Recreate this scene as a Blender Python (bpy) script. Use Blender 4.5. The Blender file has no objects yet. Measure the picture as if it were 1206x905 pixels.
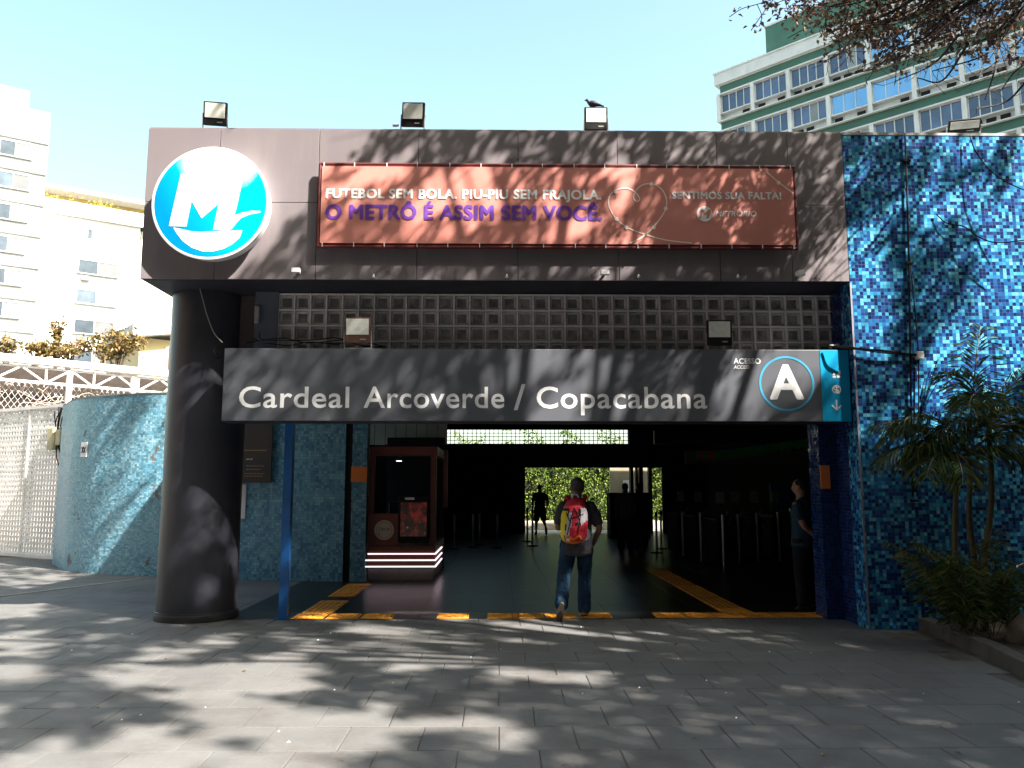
import bpy, bmesh, math, random
import numpy as np
from mathutils import Vector, Matrix, noise as mnoise
from mathutils.geometry import tessellate_polygon
SC = bpy.context.scene
C = SC.collection
R = math.radians
PI = math.pi
random.seed(7)

# ------------------------------------------------------------------ camera
F_PX, PITCH, YAW, EYE = 947.0, R(7.34), R(0.9), 1.607
cam_d = bpy.data.cameras.new('camera'); cam = bpy.data.objects.new('camera', cam_d); C.objects.link(cam)
cam_d.sensor_width = 36; cam_d.lens = 36 * F_PX / 1206
cam_d.clip_start = 0.05; cam_d.clip_end = 3000
cam.location = (0, 0, EYE)
cam.rotation_euler = (R(90) + PITCH, 0, -YAW)
SC.camera = cam
FW = Vector((math.sin(YAW) * math.cos(PITCH), math.cos(YAW) * math.cos(PITCH), math.sin(PITCH)))
RT = Vector((math.cos(YAW), -math.sin(YAW), 0))
UP = RT.cross(FW)
EYEV = Vector((0, 0, EYE))

def at(px, py, Y=None, Z=None, X=None):
    """real place of a measured point, on a known plane of the station"""
    d = FW + RT * ((px - 603) / F_PX) + UP * ((452.5 - py) / F_PX)
    if Y is not None: s = Y / d.y
    elif Z is not None: s = (Z - EYE) / d.z
    else: s = X / d.x
    return EYEV + d * s

def proj(p):
    d = Vector(p) - EYEV
    z = d.dot(FW)
    if z < 0.05: return None
    return 603 + F_PX * d.dot(RT) / z, 452.5 - F_PX * d.dot(UP) / z

# ------------------------------------------------------------------ light
SUN = Vector((0.78, -0.56, 1.0)).normalized()          # towards the sun
w = bpy.data.worlds.new('World'); SC.world = w; w.use_nodes = True
nt = w.node_tree; nt.nodes.clear()
sky = nt.nodes.new('ShaderNodeTexSky'); sky.sky_type = 'NISHITA'; sky.sun_disc = False
sky.sun_elevation = math.asin(SUN.z); sky.sun_rotation = math.atan2(SUN.x, SUN.y)
sky.altitude = 0; sky.air_density = 1.0; sky.dust_density = 3.0; sky.ozone_density = 0.0
bg = nt.nodes.new('ShaderNodeBackground'); bg.inputs['Strength'].default_value = 0.115
wo = nt.nodes.new('ShaderNodeOutputWorld')
tint = nt.nodes.new('ShaderNodeMix'); tint.data_type = 'RGBA'; tint.blend_type = 'MULTIPLY'
tint.inputs['Factor'].default_value = 1; tint.inputs['B'].default_value = (1.06, 1.17, 0.97, 1)
nt.links.new(sky.outputs[0], tint.inputs['A']); nt.links.new(tint.outputs['Result'], bg.inputs['Color'])
nt.links.new(bg.outputs[0], wo.inputs['Surface'])
sl = bpy.data.lights.new('sun', 'SUN'); sl.energy = 5.0; sl.angle = R(0.7); sl.color = (1.0, 0.92, 0.81)
so = bpy.data.objects.new('sun', sl); C.objects.link(so)
so.rotation_euler = SUN.to_track_quat('Z', 'Y').to_euler(); so.location = (12, -6, 20)
SC.view_settings.view_transform = 'Standard'; SC.view_settings.look = 'None'
SC.view_settings.exposure = 2.0; SC.view_settings.gamma = 1
SC.cycles.max_bounces = 8; SC.cycles.diffuse_bounces = 4; SC.cycles.glossy_bounces = 4
SC.cycles.transparent_max_bounces = 8

# ------------------------------------------------------------------ materials
MATS = {}
def newmat(name):
    m = bpy.data.materials.new(name); m.use_nodes = True
    n = m.node_tree; b = n.nodes['Principled BSDF']
    MATS[name] = m
    return m, n, b
def N(n, t, **kw):
    x = n.nodes.new(t)
    for k, v in kw.items():
        if k in ('operation', 'data_type', 'blend_type', 'noise_dimensions', 'feature', 'distance', 'interpolation_type', 'wave_type', 'bands_direction'): setattr(x, k, v)
        else: x.inputs[k.replace('_', ' ') if isinstance(k, str) else k].default_value = v
    return x
def mix(n, fac, a, b, blend='MIX'):
    x = n.nodes.new('ShaderNodeMix'); x.data_type = 'RGBA'; x.blend_type = blend
    for sock, v in ((x.inputs['Factor'], fac), (x.inputs['A'], a), (x.inputs['B'], b)):
        if isinstance(v, bpy.types.NodeSocket): n.links.new(v, sock)
        elif isinstance(v, (int, float)): sock.default_value = v
        else: sock.default_value = (*v[:3], 1)
    return x.outputs['Result']
def math_(n, op, a, b=None, c=None, clamp=False):
    x = n.nodes.new('ShaderNodeMath'); x.operation = op; x.use_clamp = clamp
    for i, v in enumerate((a, b, c)):
        if v is None: continue
        if isinstance(v, bpy.types.NodeSocket): n.links.new(v, x.inputs[i])
        else: x.inputs[i].default_value = v
    return x.outputs[0]
def pos(n, scale=(1, 1, 1), obj=False):
    g = n.nodes.new('ShaderNodeTexCoord') if obj else n.nodes.new('ShaderNodeNewGeometry')
    m = n.nodes.new('ShaderNodeMapping'); m.inputs['Scale'].default_value = scale
    n.links.new(g.outputs['Object'] if obj else g.outputs['Position'], m.inputs[0])
    return m.outputs[0]
def noise(n, vec, scale, detail=4, rough=.55):
    x = n.nodes.new('ShaderNodeTexNoise'); x.inputs['Scale'].default_value = scale
    x.inputs['Detail'].default_value = detail; x.inputs['Roughness'].default_value = rough
    n.links.new(vec, x.inputs['Vector']); return x.outputs['Fac']
def ramp(n, fac, lo, hi):
    x = n.nodes.new('ShaderNodeMapRange'); x.inputs[1].default_value = lo; x.inputs[2].default_value = hi
    n.links.new(fac, x.inputs[0]); return x.outputs[0]
def bump(n, b, h, strength=.3, dist=.01):
    x = n.nodes.new('ShaderNodeBump'); x.inputs['Strength'].default_value = strength; x.inputs['Distance'].default_value = dist
    n.links.new(h, x.inputs['Height']); n.links.new(x.outputs[0], b.inputs['Normal'])
def mat(name, col, rough=.6, var=.15, scale=3, metal=0, bmp=.15, bscale=60, spec=.5, rand=0, stain=None, stain_amt=.4, coat=0, obj=False, stretch=(1, 1, 1), trans=0, stscale=1.3):
    m, n, b = newmat(name)
    v = pos(n, stretch, obj)
    f = ramp(n, noise(n, v, scale, 6, .6), .3, .7)
    lo = tuple(c * (1 - var) for c in col); hi = tuple(min(1, c * (1 + var)) for c in col)
    c = mix(n, f, lo, hi)
    if stain:
        s = ramp(n, noise(n, v, stscale, 8, .7), .5, .72)
        c = mix(n, math_(n, 'MULTIPLY', s, stain_amt), c, stain)
    if rand:
        oi = n.nodes.new('ShaderNodeObjectInfo')
        k = math_(n, 'MULTIPLY_ADD', oi.outputs['Random'], 2 * rand, 1 - rand)
        cc = n.nodes.new('ShaderNodeCombineColor')
        for i in range(3): n.links.new(k, cc.inputs[i])
        c = mix(n, 1.0, c, cc.outputs[0], 'MULTIPLY')
    n.links.new(c, b.inputs['Base Color'])
    b.inputs['Roughness'].default_value = rough; b.inputs['Metallic'].default_value = metal
    b.inputs['Specular IOR Level'].default_value = spec
    b.inputs['Coat Weight'].default_value = coat
    b.inputs['Transmission Weight'].default_value = trans
    if bmp: bump(n, b, noise(n, v, bscale, 5, .6), bmp, .01)
    return m
def emis(name, col, s):
    m, n, b = newmat(name); b.inputs['Base Color'].default_value = (*col, 1)
    b.inputs['Emission Color'].default_value = (*col, 1); b.inputs['Emission Strength'].default_value = s
    return m
def mosaic(name, cols, tw, th, grout, patch=.35, damage=None, dirt=None, rough=.22):
    """small glass tiles; the uv map is laid out in metres"""
    m, n, b = newmat(name)
    uv = n.nodes.new('ShaderNodeUVMap'); uv.uv_map = 'uv'
    sc = n.nodes.new('ShaderNodeMapping'); sc.inputs['Scale'].default_value = (1 / tw, 1 / th, 1); n.links.new(uv.outputs[0], sc.inputs[0])
    fl = n.nodes.new('ShaderNodeVectorMath'); fl.operation = 'FLOOR'; n.links.new(sc.outputs[0], fl.inputs[0])
    fr = n.nodes.new('ShaderNodeVectorMath'); fr.operation = 'FRACTION'; n.links.new(sc.outputs[0], fr.inputs[0])
    wn = n.nodes.new('ShaderNodeTexWhiteNoise'); wn.noise_dimensions = '2D'; n.links.new(fl.outputs[0], wn.inputs['Vector'])
    # groups of like tiles
    s2 = n.nodes.new('ShaderNodeVectorMath'); s2.operation = 'SCALE'; s2.inputs['Scale'].default_value = .27; n.links.new(fl.outputs[0], s2.inputs[0])
    pn = noise(n, s2.outputs[0], 1.0, 2, .5)
    f = math_(n, 'ADD', math_(n, 'MULTIPLY', wn.outputs['Value'], 1 - patch), math_(n, 'MULTIPLY', ramp(n, pn, .25, .75), patch))
    cr = n.nodes.new('ShaderNodeValToRGB'); e = cr.color_ramp; e.interpolation = 'LINEAR'
    for i, (p, c) in enumerate(cols):
        el = e.elements[i] if i < 2 else e.elements.new(p)
        el.position = p; el.color = (*c, 1)
    n.links.new(f, cr.inputs[0])
    sep = n.nodes.new('ShaderNodeSeparateXYZ'); n.links.new(fr.outputs[0], sep.inputs[0])
    g = None
    for ax in (0, 1):
        d = math_(n, 'ABSOLUTE', math_(n, 'SUBTRACT', sep.outputs[ax], .5))
        k = math_(n, 'GREATER_THAN', d, .455)
        g = k if g is None else math_(n, 'MAXIMUM', g, k)
    c = mix(n, g, cr.outputs[0], grout)
    v = pos(n)
    if dirt: c = mix(n, math_(n, 'MULTIPLY', ramp(n, noise(n, v, .9, 6, .7), .45, .75), .55), c, dirt)
    rg = math_(n, 'MULTIPLY_ADD', g, .5, rough)
    if damage:
        dm = math_(n, 'GREATER_THAN', noise(n, v, 1.7, 7, .75), .632)
        c = mix(n, dm, c, damage); rg = math_(n, 'MAXIMUM', rg, math_(n, 'MULTIPLY', dm, .85))
        g = math_(n, 'MAXIMUM', g, dm)
    n.links.new(c, b.inputs['Base Color']); n.links.new(rg, b.inputs['Roughness'])
    geo = n.nodes.new('ShaderNodeNewGeometry')
    a = n.nodes.new('ShaderNodeVectorMath'); a.operation = 'SUBTRACT'; a.inputs[1].default_value = (.5, .5, .5); n.links.new(wn.outputs['Color'], a.inputs[0])
    s = n.nodes.new('ShaderNodeVectorMath'); s.operation = 'SCALE'; s.inputs['Scale'].default_value = .14; n.links.new(a.outputs[0], s.inputs[0])
    ad = n.nodes.new('ShaderNodeVectorMath'); ad.operation = 'ADD'; n.links.new(geo.outputs['Normal'], ad.inputs[0]); n.links.new(s.outputs[0], ad.inputs[1])
    bp = n.nodes.new('ShaderNodeBump'); bp.invert = True; bp.inputs['Strength'].default_value = .4; bp.inputs['Distance'].default_value = .004
    n.links.new(g, bp.inputs['Height']); n.links.new(ad.outputs[0], bp.inputs['Normal']); n.links.new(bp.outputs[0], b.inputs['Normal'])
    return m

NAVY = (.006, .018, .10); ROYAL = (.010, .045, .22); AZUL = (.015, .15, .40); TURQ = (.045, .34, .58); PALE = (.36, .66, .80)
m_mosR = mosaic('deep_blue_mosaic', [(0, NAVY), (1, PALE), (.22, NAVY), (.36, ROYAL), (.52, AZUL), (.70, TURQ), (.84, (.13, .50, .68))], .042, .042, (.02, .08, .17), .34, dirt=(.012, .03, .09))
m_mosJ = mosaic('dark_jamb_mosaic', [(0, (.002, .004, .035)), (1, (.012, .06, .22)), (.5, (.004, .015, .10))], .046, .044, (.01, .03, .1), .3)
m_mosL = mosaic('pale_turquoise_mosaic', [(0, (.05, .16, .27)), (1, (.46, .60, .66)), (.18, (.08, .27, .40)), (.5, (.14, .38, .54)), (.8, (.28, .50, .62))], .05, .034, (.10, .22, .28), .34,
                damage=(.16, .15, .15), dirt=(.22, .37, .44), rough=.35)
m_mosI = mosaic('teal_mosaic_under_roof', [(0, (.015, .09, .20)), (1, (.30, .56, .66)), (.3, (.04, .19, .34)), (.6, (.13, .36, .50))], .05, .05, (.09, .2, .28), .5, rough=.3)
m_fascia = mat('fascia_brown_grey_paint', (.192, .168, .184), .42, .06, 1.2, bmp=.08, bscale=25, stain=(.27, .235, .235), stain_amt=.45, stretch=(1, 1, .22), stscale=2.4)
m_fasciaback = mat('fascia_recess', (.03, .025, .027), .7)
m_soffit = mat('soffit_navy_paint', (.024, .026, .045), .6, .2)
m_sign = mat('sign_charcoal_vinyl', (.100, .108, .130), .38, .05, 2, bmp=.03, bscale=8)
m_cyan = mat('sign_cyan_vinyl', (.0, .32, .62), .35, .05, 2, bmp=0)
m_white = mat('white_vinyl', (.88, .89, .93), .45, .03, 4, bmp=0)
m_ring = mat('sign_ring_blue', (.05, .33, .55), .4, .05, bmp=0)
m_col = mat('column_dark_paint', (.034, .036, .050), .45, .3, 2.2, bmp=.5, bscale=7, stain=(.08, .07, .065), stain_amt=.38, stretch=(1, 1, .6))
m_blue = mat('blue_post_paint', (.006, .105, .36), .35, .25, 6, bmp=.1, bscale=30)
m_conc = mat('painted_concrete_white', (.72, .70, .68), .7, .08, .5, bmp=.1)
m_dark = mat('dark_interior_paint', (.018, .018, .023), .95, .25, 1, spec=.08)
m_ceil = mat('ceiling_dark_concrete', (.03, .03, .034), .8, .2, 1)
m_roof = mat('roof_concrete', (.22, .21, .2), .85)
m_black = mat('black_plastic', (.012, .012, .014), .6, .2, spec=.2)
m_lampglass = mat('floodlight_lens', (.72, .74, .70), .25, .12, 16, bmp=.25, bscale=90)
m_steel = mat('brushed_steel', (.36, .36, .37), .28, .1, 5, metal=1, bmp=.05)
m_galv = mat('galvanised', (.42, .42, .43), .5, .2, 5, metal=.6)
m_whitepaint = mat('white_metal_paint', (.84, .82, .81), .5, .15, 1.5)
m_orange = mat('orange_vinyl_plate', (.75, .22, .05), .5, .08, bmp=0)
m_kred = mat('kiosk_dark_red', (.17, .035, .03), .4, .2, 3)
m_kwood = mat('kiosk_brown_laminate', (.11, .045, .03), .4, .25, 4, stretch=(1, 1, 6))
m_kbase = mat('kiosk_grey_plinth', (.22, .2, .2), .5)
m_led = emis('led_strip_light', (1, .78, .86), .42)
m_cream = mat('cream_cladding', (.52, .50, .42), .6, .15, 2)
m_redpaint = mat('banner_dark_red_tube', (.13, .012, .012), .5, .2)
m_kerb = mat('kerb_concrete', (.09, .086, .082), .85, .25, 4, bmp=.5)
m_soil = mat('planter_soil', (.035, .028, .02), .95, .4, 8, bmp=.9, bscale=25)
m_tact = mat('tactile_orange_rubber', (.80, .33, .03), .6, .2, 6, rand=.15, stain=(.12, .08, .05), stain_amt=.7, stscale=5)
m_skin = mat('skin_brown', (.22, .125, .085), .5, .1, 9, bmp=.05, obj=True, spec=.35)
m_skin2 = mat('skin_light_brown', (.36, .19, .125), .5, .1, 9, bmp=.05, obj=True, spec=.35)
def cloth(name, col, var=.18, fold=.6, fs=9, rough=.85, fade=None):
    m, n, b = newmat(name)
    v = pos(n, (1, 1, .55), True)
    c = mix(n, ramp(n, noise(n, v, 7, 6, .65), .3, .7), tuple(x * (1 - var) for x in col), tuple(x * (1 + var) for x in col))
    if fade: c = mix(n, math_(n, 'MULTIPLY', ramp(n, noise(n, v, 3.2, 5, .6), .48, .7), .75), c, fade)
    n.links.new(c, b.inputs['Base Color']); b.inputs['Roughness'].default_value = rough; b.inputs['Specular IOR Level'].default_value = .2
    h = math_(n, 'ADD', noise(n, v, fs, 3, .5), math_(n, 'MULTIPLY', noise(n, v, 240, 2, .5), .05))
    bump(n, b, h, fold, .05)
    return m
m_shirt = cloth('charcoal_cotton', (.06, .06, .074), .15, .8, 8)
m_jeans = cloth('blue_denim', (.011, .032, .07), .25, .9, 12, fade=(.04, .10, .18))
m_polo = cloth('navy_polo_cotton', (.025, .055, .085), .15, .6)
m_darkcloth = cloth('black_cloth', (.014, .014, .02), .2, .5)
m_pinkgrey = cloth('grey_pink_cloth', (.16, .13, .14), .1, .5)
m_bluecl = cloth('dark_blue_cloth', (.02, .025, .09), .1, .5)
m_shoe = mat('shoe_dark_brown', (.05, .03, .025), .6, .2, 12, obj=True)
m_sole = mat('shoe_sole_grey', (.25, .2, .17), .8, .2, 12, obj=True)
m_greyhair = mat('cropped_grey_hair', (.07, .06, .055), .8, .3, 60, bmp=.6, bscale=220, obj=True)
m_hair = mat('short_black_hair', (.012, .010, .009), .75, .3, 60, bmp=.8, bscale=220, obj=True)
m_bagred = cloth('backpack_red_nylon', (.62, .035, .06), .12, .35, 14, .55)
m_bagyel = cloth('backpack_yellow_nylon', (.80, .62, .02), .1, .35, 14, .55)
m_bagwhi = cloth('backpack_white_nylon', (.62, .58, .64), .1, .35, 14, .55)
m_bagora = cloth('backpack_orange_nylon', (.75, .20, .03), .1, .35, 14, .55)
m_bagblk = cloth('backpack_black_webbing', (.015, .013, .015), .1, .2, 14, .6)
def leafmat(name, c1, c2, c3, rough=.5, transl=.25):
    m, n, b = newmat(name)
    g = n.nodes.new('ShaderNodeNewGeometry')
    wn = n.nodes.new('ShaderNodeAttribute'); wn.attribute_name = 'tone'
    cr = n.nodes.new('ShaderNodeValToRGB'); e = cr.color_ramp
    e.elements[0].color = (*c1, 1); e.elements[1].color = (*c3, 1); x = e.elements.new(.5); x.color = (*c2, 1)
    n.links.new(wn.outputs['Fac'], cr.inputs[0]); n.links.new(cr.outputs[0], b.inputs['Base Color'])
    b.inputs['Roughness'].default_value = rough; b.inputs['Specular IOR Level'].default_value = .3
    tr = n.nodes.new('ShaderNodeBsdfTranslucent'); n.links.new(cr.outputs[0], tr.inputs[0])
    ms = n.nodes.new('ShaderNodeMixShader'); ms.inputs[0].default_value = transl
    o = n.nodes['Material Output']; n.links.new(b.outputs[0], ms.inputs[1]); n.links.new(tr.outputs[0], ms.inputs[2]); n.links.new(ms.outputs[0], o.inputs[0])
    return m
m_leafT = leafmat('almond_tree_leaves', (.03, .028, .014), (.035, .04, .016), (.06, .045, .02), .5, .05)
m_leafV = leafmat('reddish_hanging_leaves', (.07, .035, .045), (.13, .08, .06), (.30, .19, .10), .5, .3)
m_leafH = leafmat('hedge_leaves', (.05, .10, .012), (.13, .20, .03), (.30, .36, .07), .45, .35)
m_leafB = leafmat('dry_shrub_leaves', (.10, .11, .03), (.2, .14, .06), (.38, .24, .10))
m_palm = leafmat('palm_leaflets', (.025, .055, .012), (.055, .10, .022), (.22, .22, .06), .4)
m_bark = mat('grey_bark', (.11, .09, .08), .9, .3, 9, bmp=.8, bscale=30, stretch=(1, 1, .4))
m_twig = mat('twig_bark', (.07, .05, .045), .9, .3, 9)
m_pstem = mat('palm_stem_green_brown', (.085, .07, .032), .6, .3, 14, stretch=(1, 1, 3))

# ------------------------------------------------------------------ mesh helpers
class MB:
    def __init__(s): s.v = []; s.f = []; s.uv = {}; s.tone = []
    def add(s, vs, fs):
        o = len(s.v); s.v += [tuple(p) for p in vs]; s.f += [tuple(i + o for i in f) for f in fs]; return s
    def box(s, a, b):
        (x0, y0, z0), (x1, y1, z1) = [tuple(map(min, zip(a, b))), tuple(map(max, zip(a, b)))]
        v = [(x, y, z) for z in (z0, z1) for y in (y0, y1) for x in (x0, x1)]
        return s.add(v, [(0, 2, 3, 1), (4, 5, 7, 6), (0, 1, 5, 4), (2, 6, 7, 3), (0, 4, 6, 2), (1, 3, 7, 5)])
    def bevbox(s, a, b, r=.01):
        lo = Vector(tuple(map(min, zip(a, b)))); hi = Vector(tuple(map(max, zip(a, b))))
        bm = bmesh.new(); bmesh.ops.create_cube(bm, size=1)
        for v in bm.verts: v.co = Vector([lo[i] + (v.co[i] + .5) * (hi[i] - lo[i]) for i in range(3)])
        bmesh.ops.bevel(bm, geom=bm.edges[:], offset=r, segments=2, affect='EDGES', profile=.5)
        return s.bm(bm)
    def bm(s, bm):
        bm.verts.index_update(); s.add([v.co[:] for v in bm.verts], [[v.index for v in f.verts] for f in bm.faces]); bm.free(); return s
    def obox(s, p, q, w, h, up=(0, 0, 1)):
        """bar from p to q, w across, h along up"""
        p, q, up = Vector(p), Vector(q), Vector(up); t = (q - p).normalized()
        a = t.cross(up)
        if a.length < 1e-4: a = t.cross(Vector((1, 0, 0)))
        a.normalize(); b = a.cross(t)
        c = [p + a * i * w / 2 + b * j * h / 2 for i, j in ((-1, -1), (1, -1), (1, 1), (-1, 1))] + [q + a * i * w / 2 + b * j * h / 2 for i, j in ((-1, -1), (1, -1), (1, 1), (-1, 1))]
        return s.add(c, [(3, 2, 1, 0), (4, 5, 6, 7), (0, 1, 5, 4), (1, 2, 6, 5), (2, 3, 7, 6), (3, 0, 4, 7)])
    def tube(s, pts, r, n=8, cap=True):
        pts = [Vector(p) for p in pts]; rs = r if isinstance(r, (list, tuple)) else [r] * len(pts)
        vs = []; fs = []; prev = None
        for i, p in enumerate(pts):
            t = (pts[min(i + 1, len(pts) - 1)] - pts[max(i - 1, 0)]).normalized()
            if prev is None:
                a = t.cross(Vector((0, 0, 1)))
                if a.length < .05: a = t.cross(Vector((1, 0, 0)))
            else: a = prev - t * prev.dot(t)
            a.normalize(); prev = a; b = t.cross(a)
            vs += [p + (a * math.cos(2 * PI * k / n) + b * math.sin(2 * PI * k / n)) * rs[i] for k in range(n)]
        for i in range(len(pts) - 1):
            for k in range(n): fs.append((i * n + k, i * n + (k + 1) % n, (i + 1) * n + (k + 1) % n, (i + 1) * n + k))
        if cap: fs += [tuple(range(n))[::-1], tuple((len(pts) - 1) * n + k for k in range(n))]
        return s.add(vs, fs)
    def lathe(s, prof, c=(0, 0, 0), n=32, axis='z'):
        vs = []; fs = []
        for r, z in prof:
            for k in range(n):
                a = 2 * PI * k / n; x, y = r * math.cos(a), r * math.sin(a)
                p = (x, y, z) if axis == 'z' else (x, -z, y)
                vs.append((p[0] + c[0], p[1] + c[1], p[2] + c[2]))
        for i in range(len(prof) - 1):
            for k in range(n): fs.append((i * n + k, i * n + (k + 1) % n, (i + 1) * n + (k + 1) % n, (i + 1) * n + k))
        fs += [tuple(range(n))[::-1], tuple((len(prof) - 1) * n + k for k in range(n))]
        return s.add(vs, fs)
    def prism(s, poly, y0, y1):
        """polygon in x,z pushed from y0 (front) to y1"""
        n = len(poly)
        A = sum(poly[i][0] * poly[(i + 1) % n][1] - poly[(i + 1) % n][0] * poly[i][1] for i in range(n))
        if A < 0: poly = poly[::-1]
        tri = tessellate_polygon([[Vector((x, z, 0)) for x, z in poly]])
        vs = [(x, y0, z) for x, z in poly] + [(x, y1, z) for x, z in poly]
        fs = []
        for t in tri:
            a, b, c = [Vector(poly[i]) for i in t]
            if (b - a).cross(c - a) < 0: t = t[::-1]
            fs.append(tuple(t)); fs.append(tuple(i + n for i in t[::-1]))
        fs += [((i + 1) % n, i, i + n, (i + 1) % n + n) for i in range(n)]
        return s.add(vs, fs)
    def loft(s, rings, n=16, side=(1, 0, 0), cap=.5):
        """rings: (x,y,z,ra,rb); ra along side, rb across; rounded ends"""
        R_ = [(Vector(r[:3]), r[3], r[4]) for r in rings]
        if cap:
            t0 = (R_[1][0] - R_[0][0]).normalized(); t1 = (R_[-1][0] - R_[-2][0]).normalized()
            a, b = R_[0], R_[-1]
            pre = [(a[0] - t0 * min(a[1], a[2]) * cap * math.sin(q), a[1] * math.cos(q), a[2] * math.cos(q)) for q in (1.45, 1.1, .6)]
            post = [(b[0] + t1 * min(b[1], b[2]) * cap * math.sin(q), b[1] * math.cos(q), b[2] * math.cos(q)) for q in (.6, 1.1, 1.45)]
            R_ = pre + R_ + post
        vs = []; fs = []
        for i, (p, ra, rb) in enumerate(R_):
            t = (R_[min(i + 1, len(R_) - 1)][0] - R_[max(i - 1, 0)][0]).normalized()
            a = Vector(side); a = (a - t * a.dot(t))
            if a.length < .05: a = Vector((0, 1, 0)) - t * t.y
            a.normalize(); b = t.cross(a)
            vs += [p + a * math.cos(2 * PI * k / n) * ra + b * math.sin(2 * PI * k / n) * rb for k in range(n)]
        for i in range(len(R_) - 1):
            for k in range(n): fs.append((i * n + k, i * n + (k + 1) % n, (i + 1) * n + (k + 1) % n, (i + 1) * n + k))
        fs += [tuple(range(n))[::-1], tuple((len(R_) - 1) * n + k for k in range(n))]
        return s.add(vs, fs)
    def mesh(s, name, off=Vector((0, 0, 0))):
        me = bpy.data.meshes.new(name)
        me.from_pydata([(x - off.x, y - off.y, z - off.z) for x, y, z in s.v], [], s.f)
        return me

ORG = {}
def link(name, me, m, parent=None, smooth=False):
    o = bpy.data.objects.new(name, me); C.objects.link(o)
    if m and not me.materials: me.materials.append(m)
    if smooth:
        me.polygons.foreach_set('use_smooth', [True] * len(me.polygons))
        if smooth == 'auto':
            try: me.set_sharp_from_angle(angle=R(35))
            except Exception: pass
    if parent: o.parent = parent
    ORG[o.name] = ORG.get(parent.name, Vector()) if parent else Vector()
    return o
def build(mb, name, m, parent=None, smooth=False, local=False):
    off = Vector() if (local or not parent) else ORG.get(parent.name, Vector())
    return link(name, mb.mesh(name, off), m, parent, smooth)
def thing(name, label, cat, loc=(0, 0, 0), rotz=0, group=None):
    o = bpy.data.objects.new(name, None); C.objects.link(o); o.empty_display_size = .2
    o.location = loc; o.rotation_euler = (0, 0, rotz); ORG[o.name] = Vector(loc)
    o['label'] = label; o['category'] = cat
    if group: o['group'] = group
    return o
def tag(o, label, cat, group=None):
    o['label'] = label; o['category'] = cat
    if group: o['group'] = group
    return o
def struct(o): o['kind'] = 'structure'; return o
def stuff(o): o['kind'] = 'stuff'; return o
def copy_tree(o, parent=None, label=None):
    c = o.copy(); C.objects.link(c); ORG[c.name] = ORG.get(o.name, Vector())
    if parent: c.parent = parent
    if label: c['label'] = label
    for ch in o.children: copy_tree(ch, c)
    return c
def setuv(o, fn):
    me = o.data; uv = me.uv_layers.new(name='uv')
    for p in me.polygons:
        for li in p.loop_indices:
            v = me.vertices[me.loops[li].vertex_index].co
            uv.data[li].uv = fn(v, p.normal)
    return o
def flatuv(v, n):
    if abs(n.y) > .6: return (v.x, v.z)
    if abs(n.x) > .6: return (v.y, v.z)
    return (v.x, v.y)
def curve(pts, n=6):
    """Catmull-Rom through points"""
    P = [Vector(p) for p in pts]; P = [P[0] * 2 - P[1]] + P + [P[-1] * 2 - P[-2]]; out = []
    for i in range(1, len(P) - 2):
        for k in range(n):
            t = k / n; a, b, c, d = P[i - 1:i + 3]
            out.append(.5 * ((2 * b) + (c - a) * t + (2 * a - 5 * b + 4 * c - d) * t * t + (3 * b - a - 3 * c + d) * t ** 3))
    return out + [P[-2]]
def text_mesh(body, bold=0, shear=0, spacing=1.0):
    cu = bpy.data.curves.new('lettering', 'FONT'); cu.body = body; cu.size = 1; cu.offset = bold; cu.shear = shear
    cu.space_character = spacing; cu.resolution_u = 4; cu.extrude = .0
    o = bpy.data.objects.new('tmp', cu); C.objects.link(o)
    bpy.context.view_layer.update()
    dg = bpy.context.evaluated_depsgraph_get()
    me = bpy.data.meshes.new_from_object(o.evaluated_get(dg))
    bpy.data.objects.remove(o); bpy.data.curves.remove(cu)
    me.materials.clear()
    return me
def lettering(body, x0, x1, zb, zc, y, m, parent, bold=0, shear=0, capref=None, spacing=1.0, name='lettering'):
    """fits body between x0..x1, baseline zb and cap height zc, on plane y facing -Y"""
    me = text_mesh(body, bold, shear, spacing)
    ref = text_mesh(capref or 'H', bold); hc = max(v.co.y for v in ref.vertices) - (min(v.co.y for v in ref.vertices))
    hb = min(v.co.y for v in ref.vertices)
    a = min(v.co.x for v in me.vertices); b = max(v.co.x for v in me.vertices)
    off = ORG.get(parent.name, Vector()) if parent else Vector()
    for v in me.vertices:
        X, Z = v.co.x, v.co.y
        v.co = Vector((x0 + (X - a) / (b - a) * (x1 - x0), y, zb + (Z - hb) / hc * (zc - zb))) - off
    bpy.data.meshes.remove(ref)
    return link(name, me, m, parent)

def heavy_lettering(body, x0, x1, zb, zc, y, m, parent, w_=.03, shear=0, spacing=1.08, name='lettering'):
    """thick letters: slightly shifted layers of the same glyphs joined into one print"""
    me = text_mesh(body, 0, shear, spacing); ref = text_mesh('H', 0)
    hc = max(v.co.y for v in ref.vertices) - min(v.co.y for v in ref.vertices); hb = min(v.co.y for v in ref.vertices)
    a = min(v.co.x for v in me.vertices); b = max(v.co.x for v in me.vertices); off = ORG.get(parent.name, Vector())
    mb = MB(); k = 0
    for dx, dz in ((0, 0), (-1, 0), (1, 0), (0, .7), (0, -.7), (-.7, .6), (.7, .6), (-.7, -.6), (.7, -.6)):
        vs = [(x0 + (v.co.x + dx * w_ - a) / (b - a) * (x1 - x0), y - k * .00012, zb + (v.co.y + dz * w_ - hb) / hc * (zc - zb)) for v in me.vertices]
        mb.add(vs, [tuple(p.vertices) for p in me.polygons]); k += 1
    return build(mb, name, m, parent)

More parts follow.
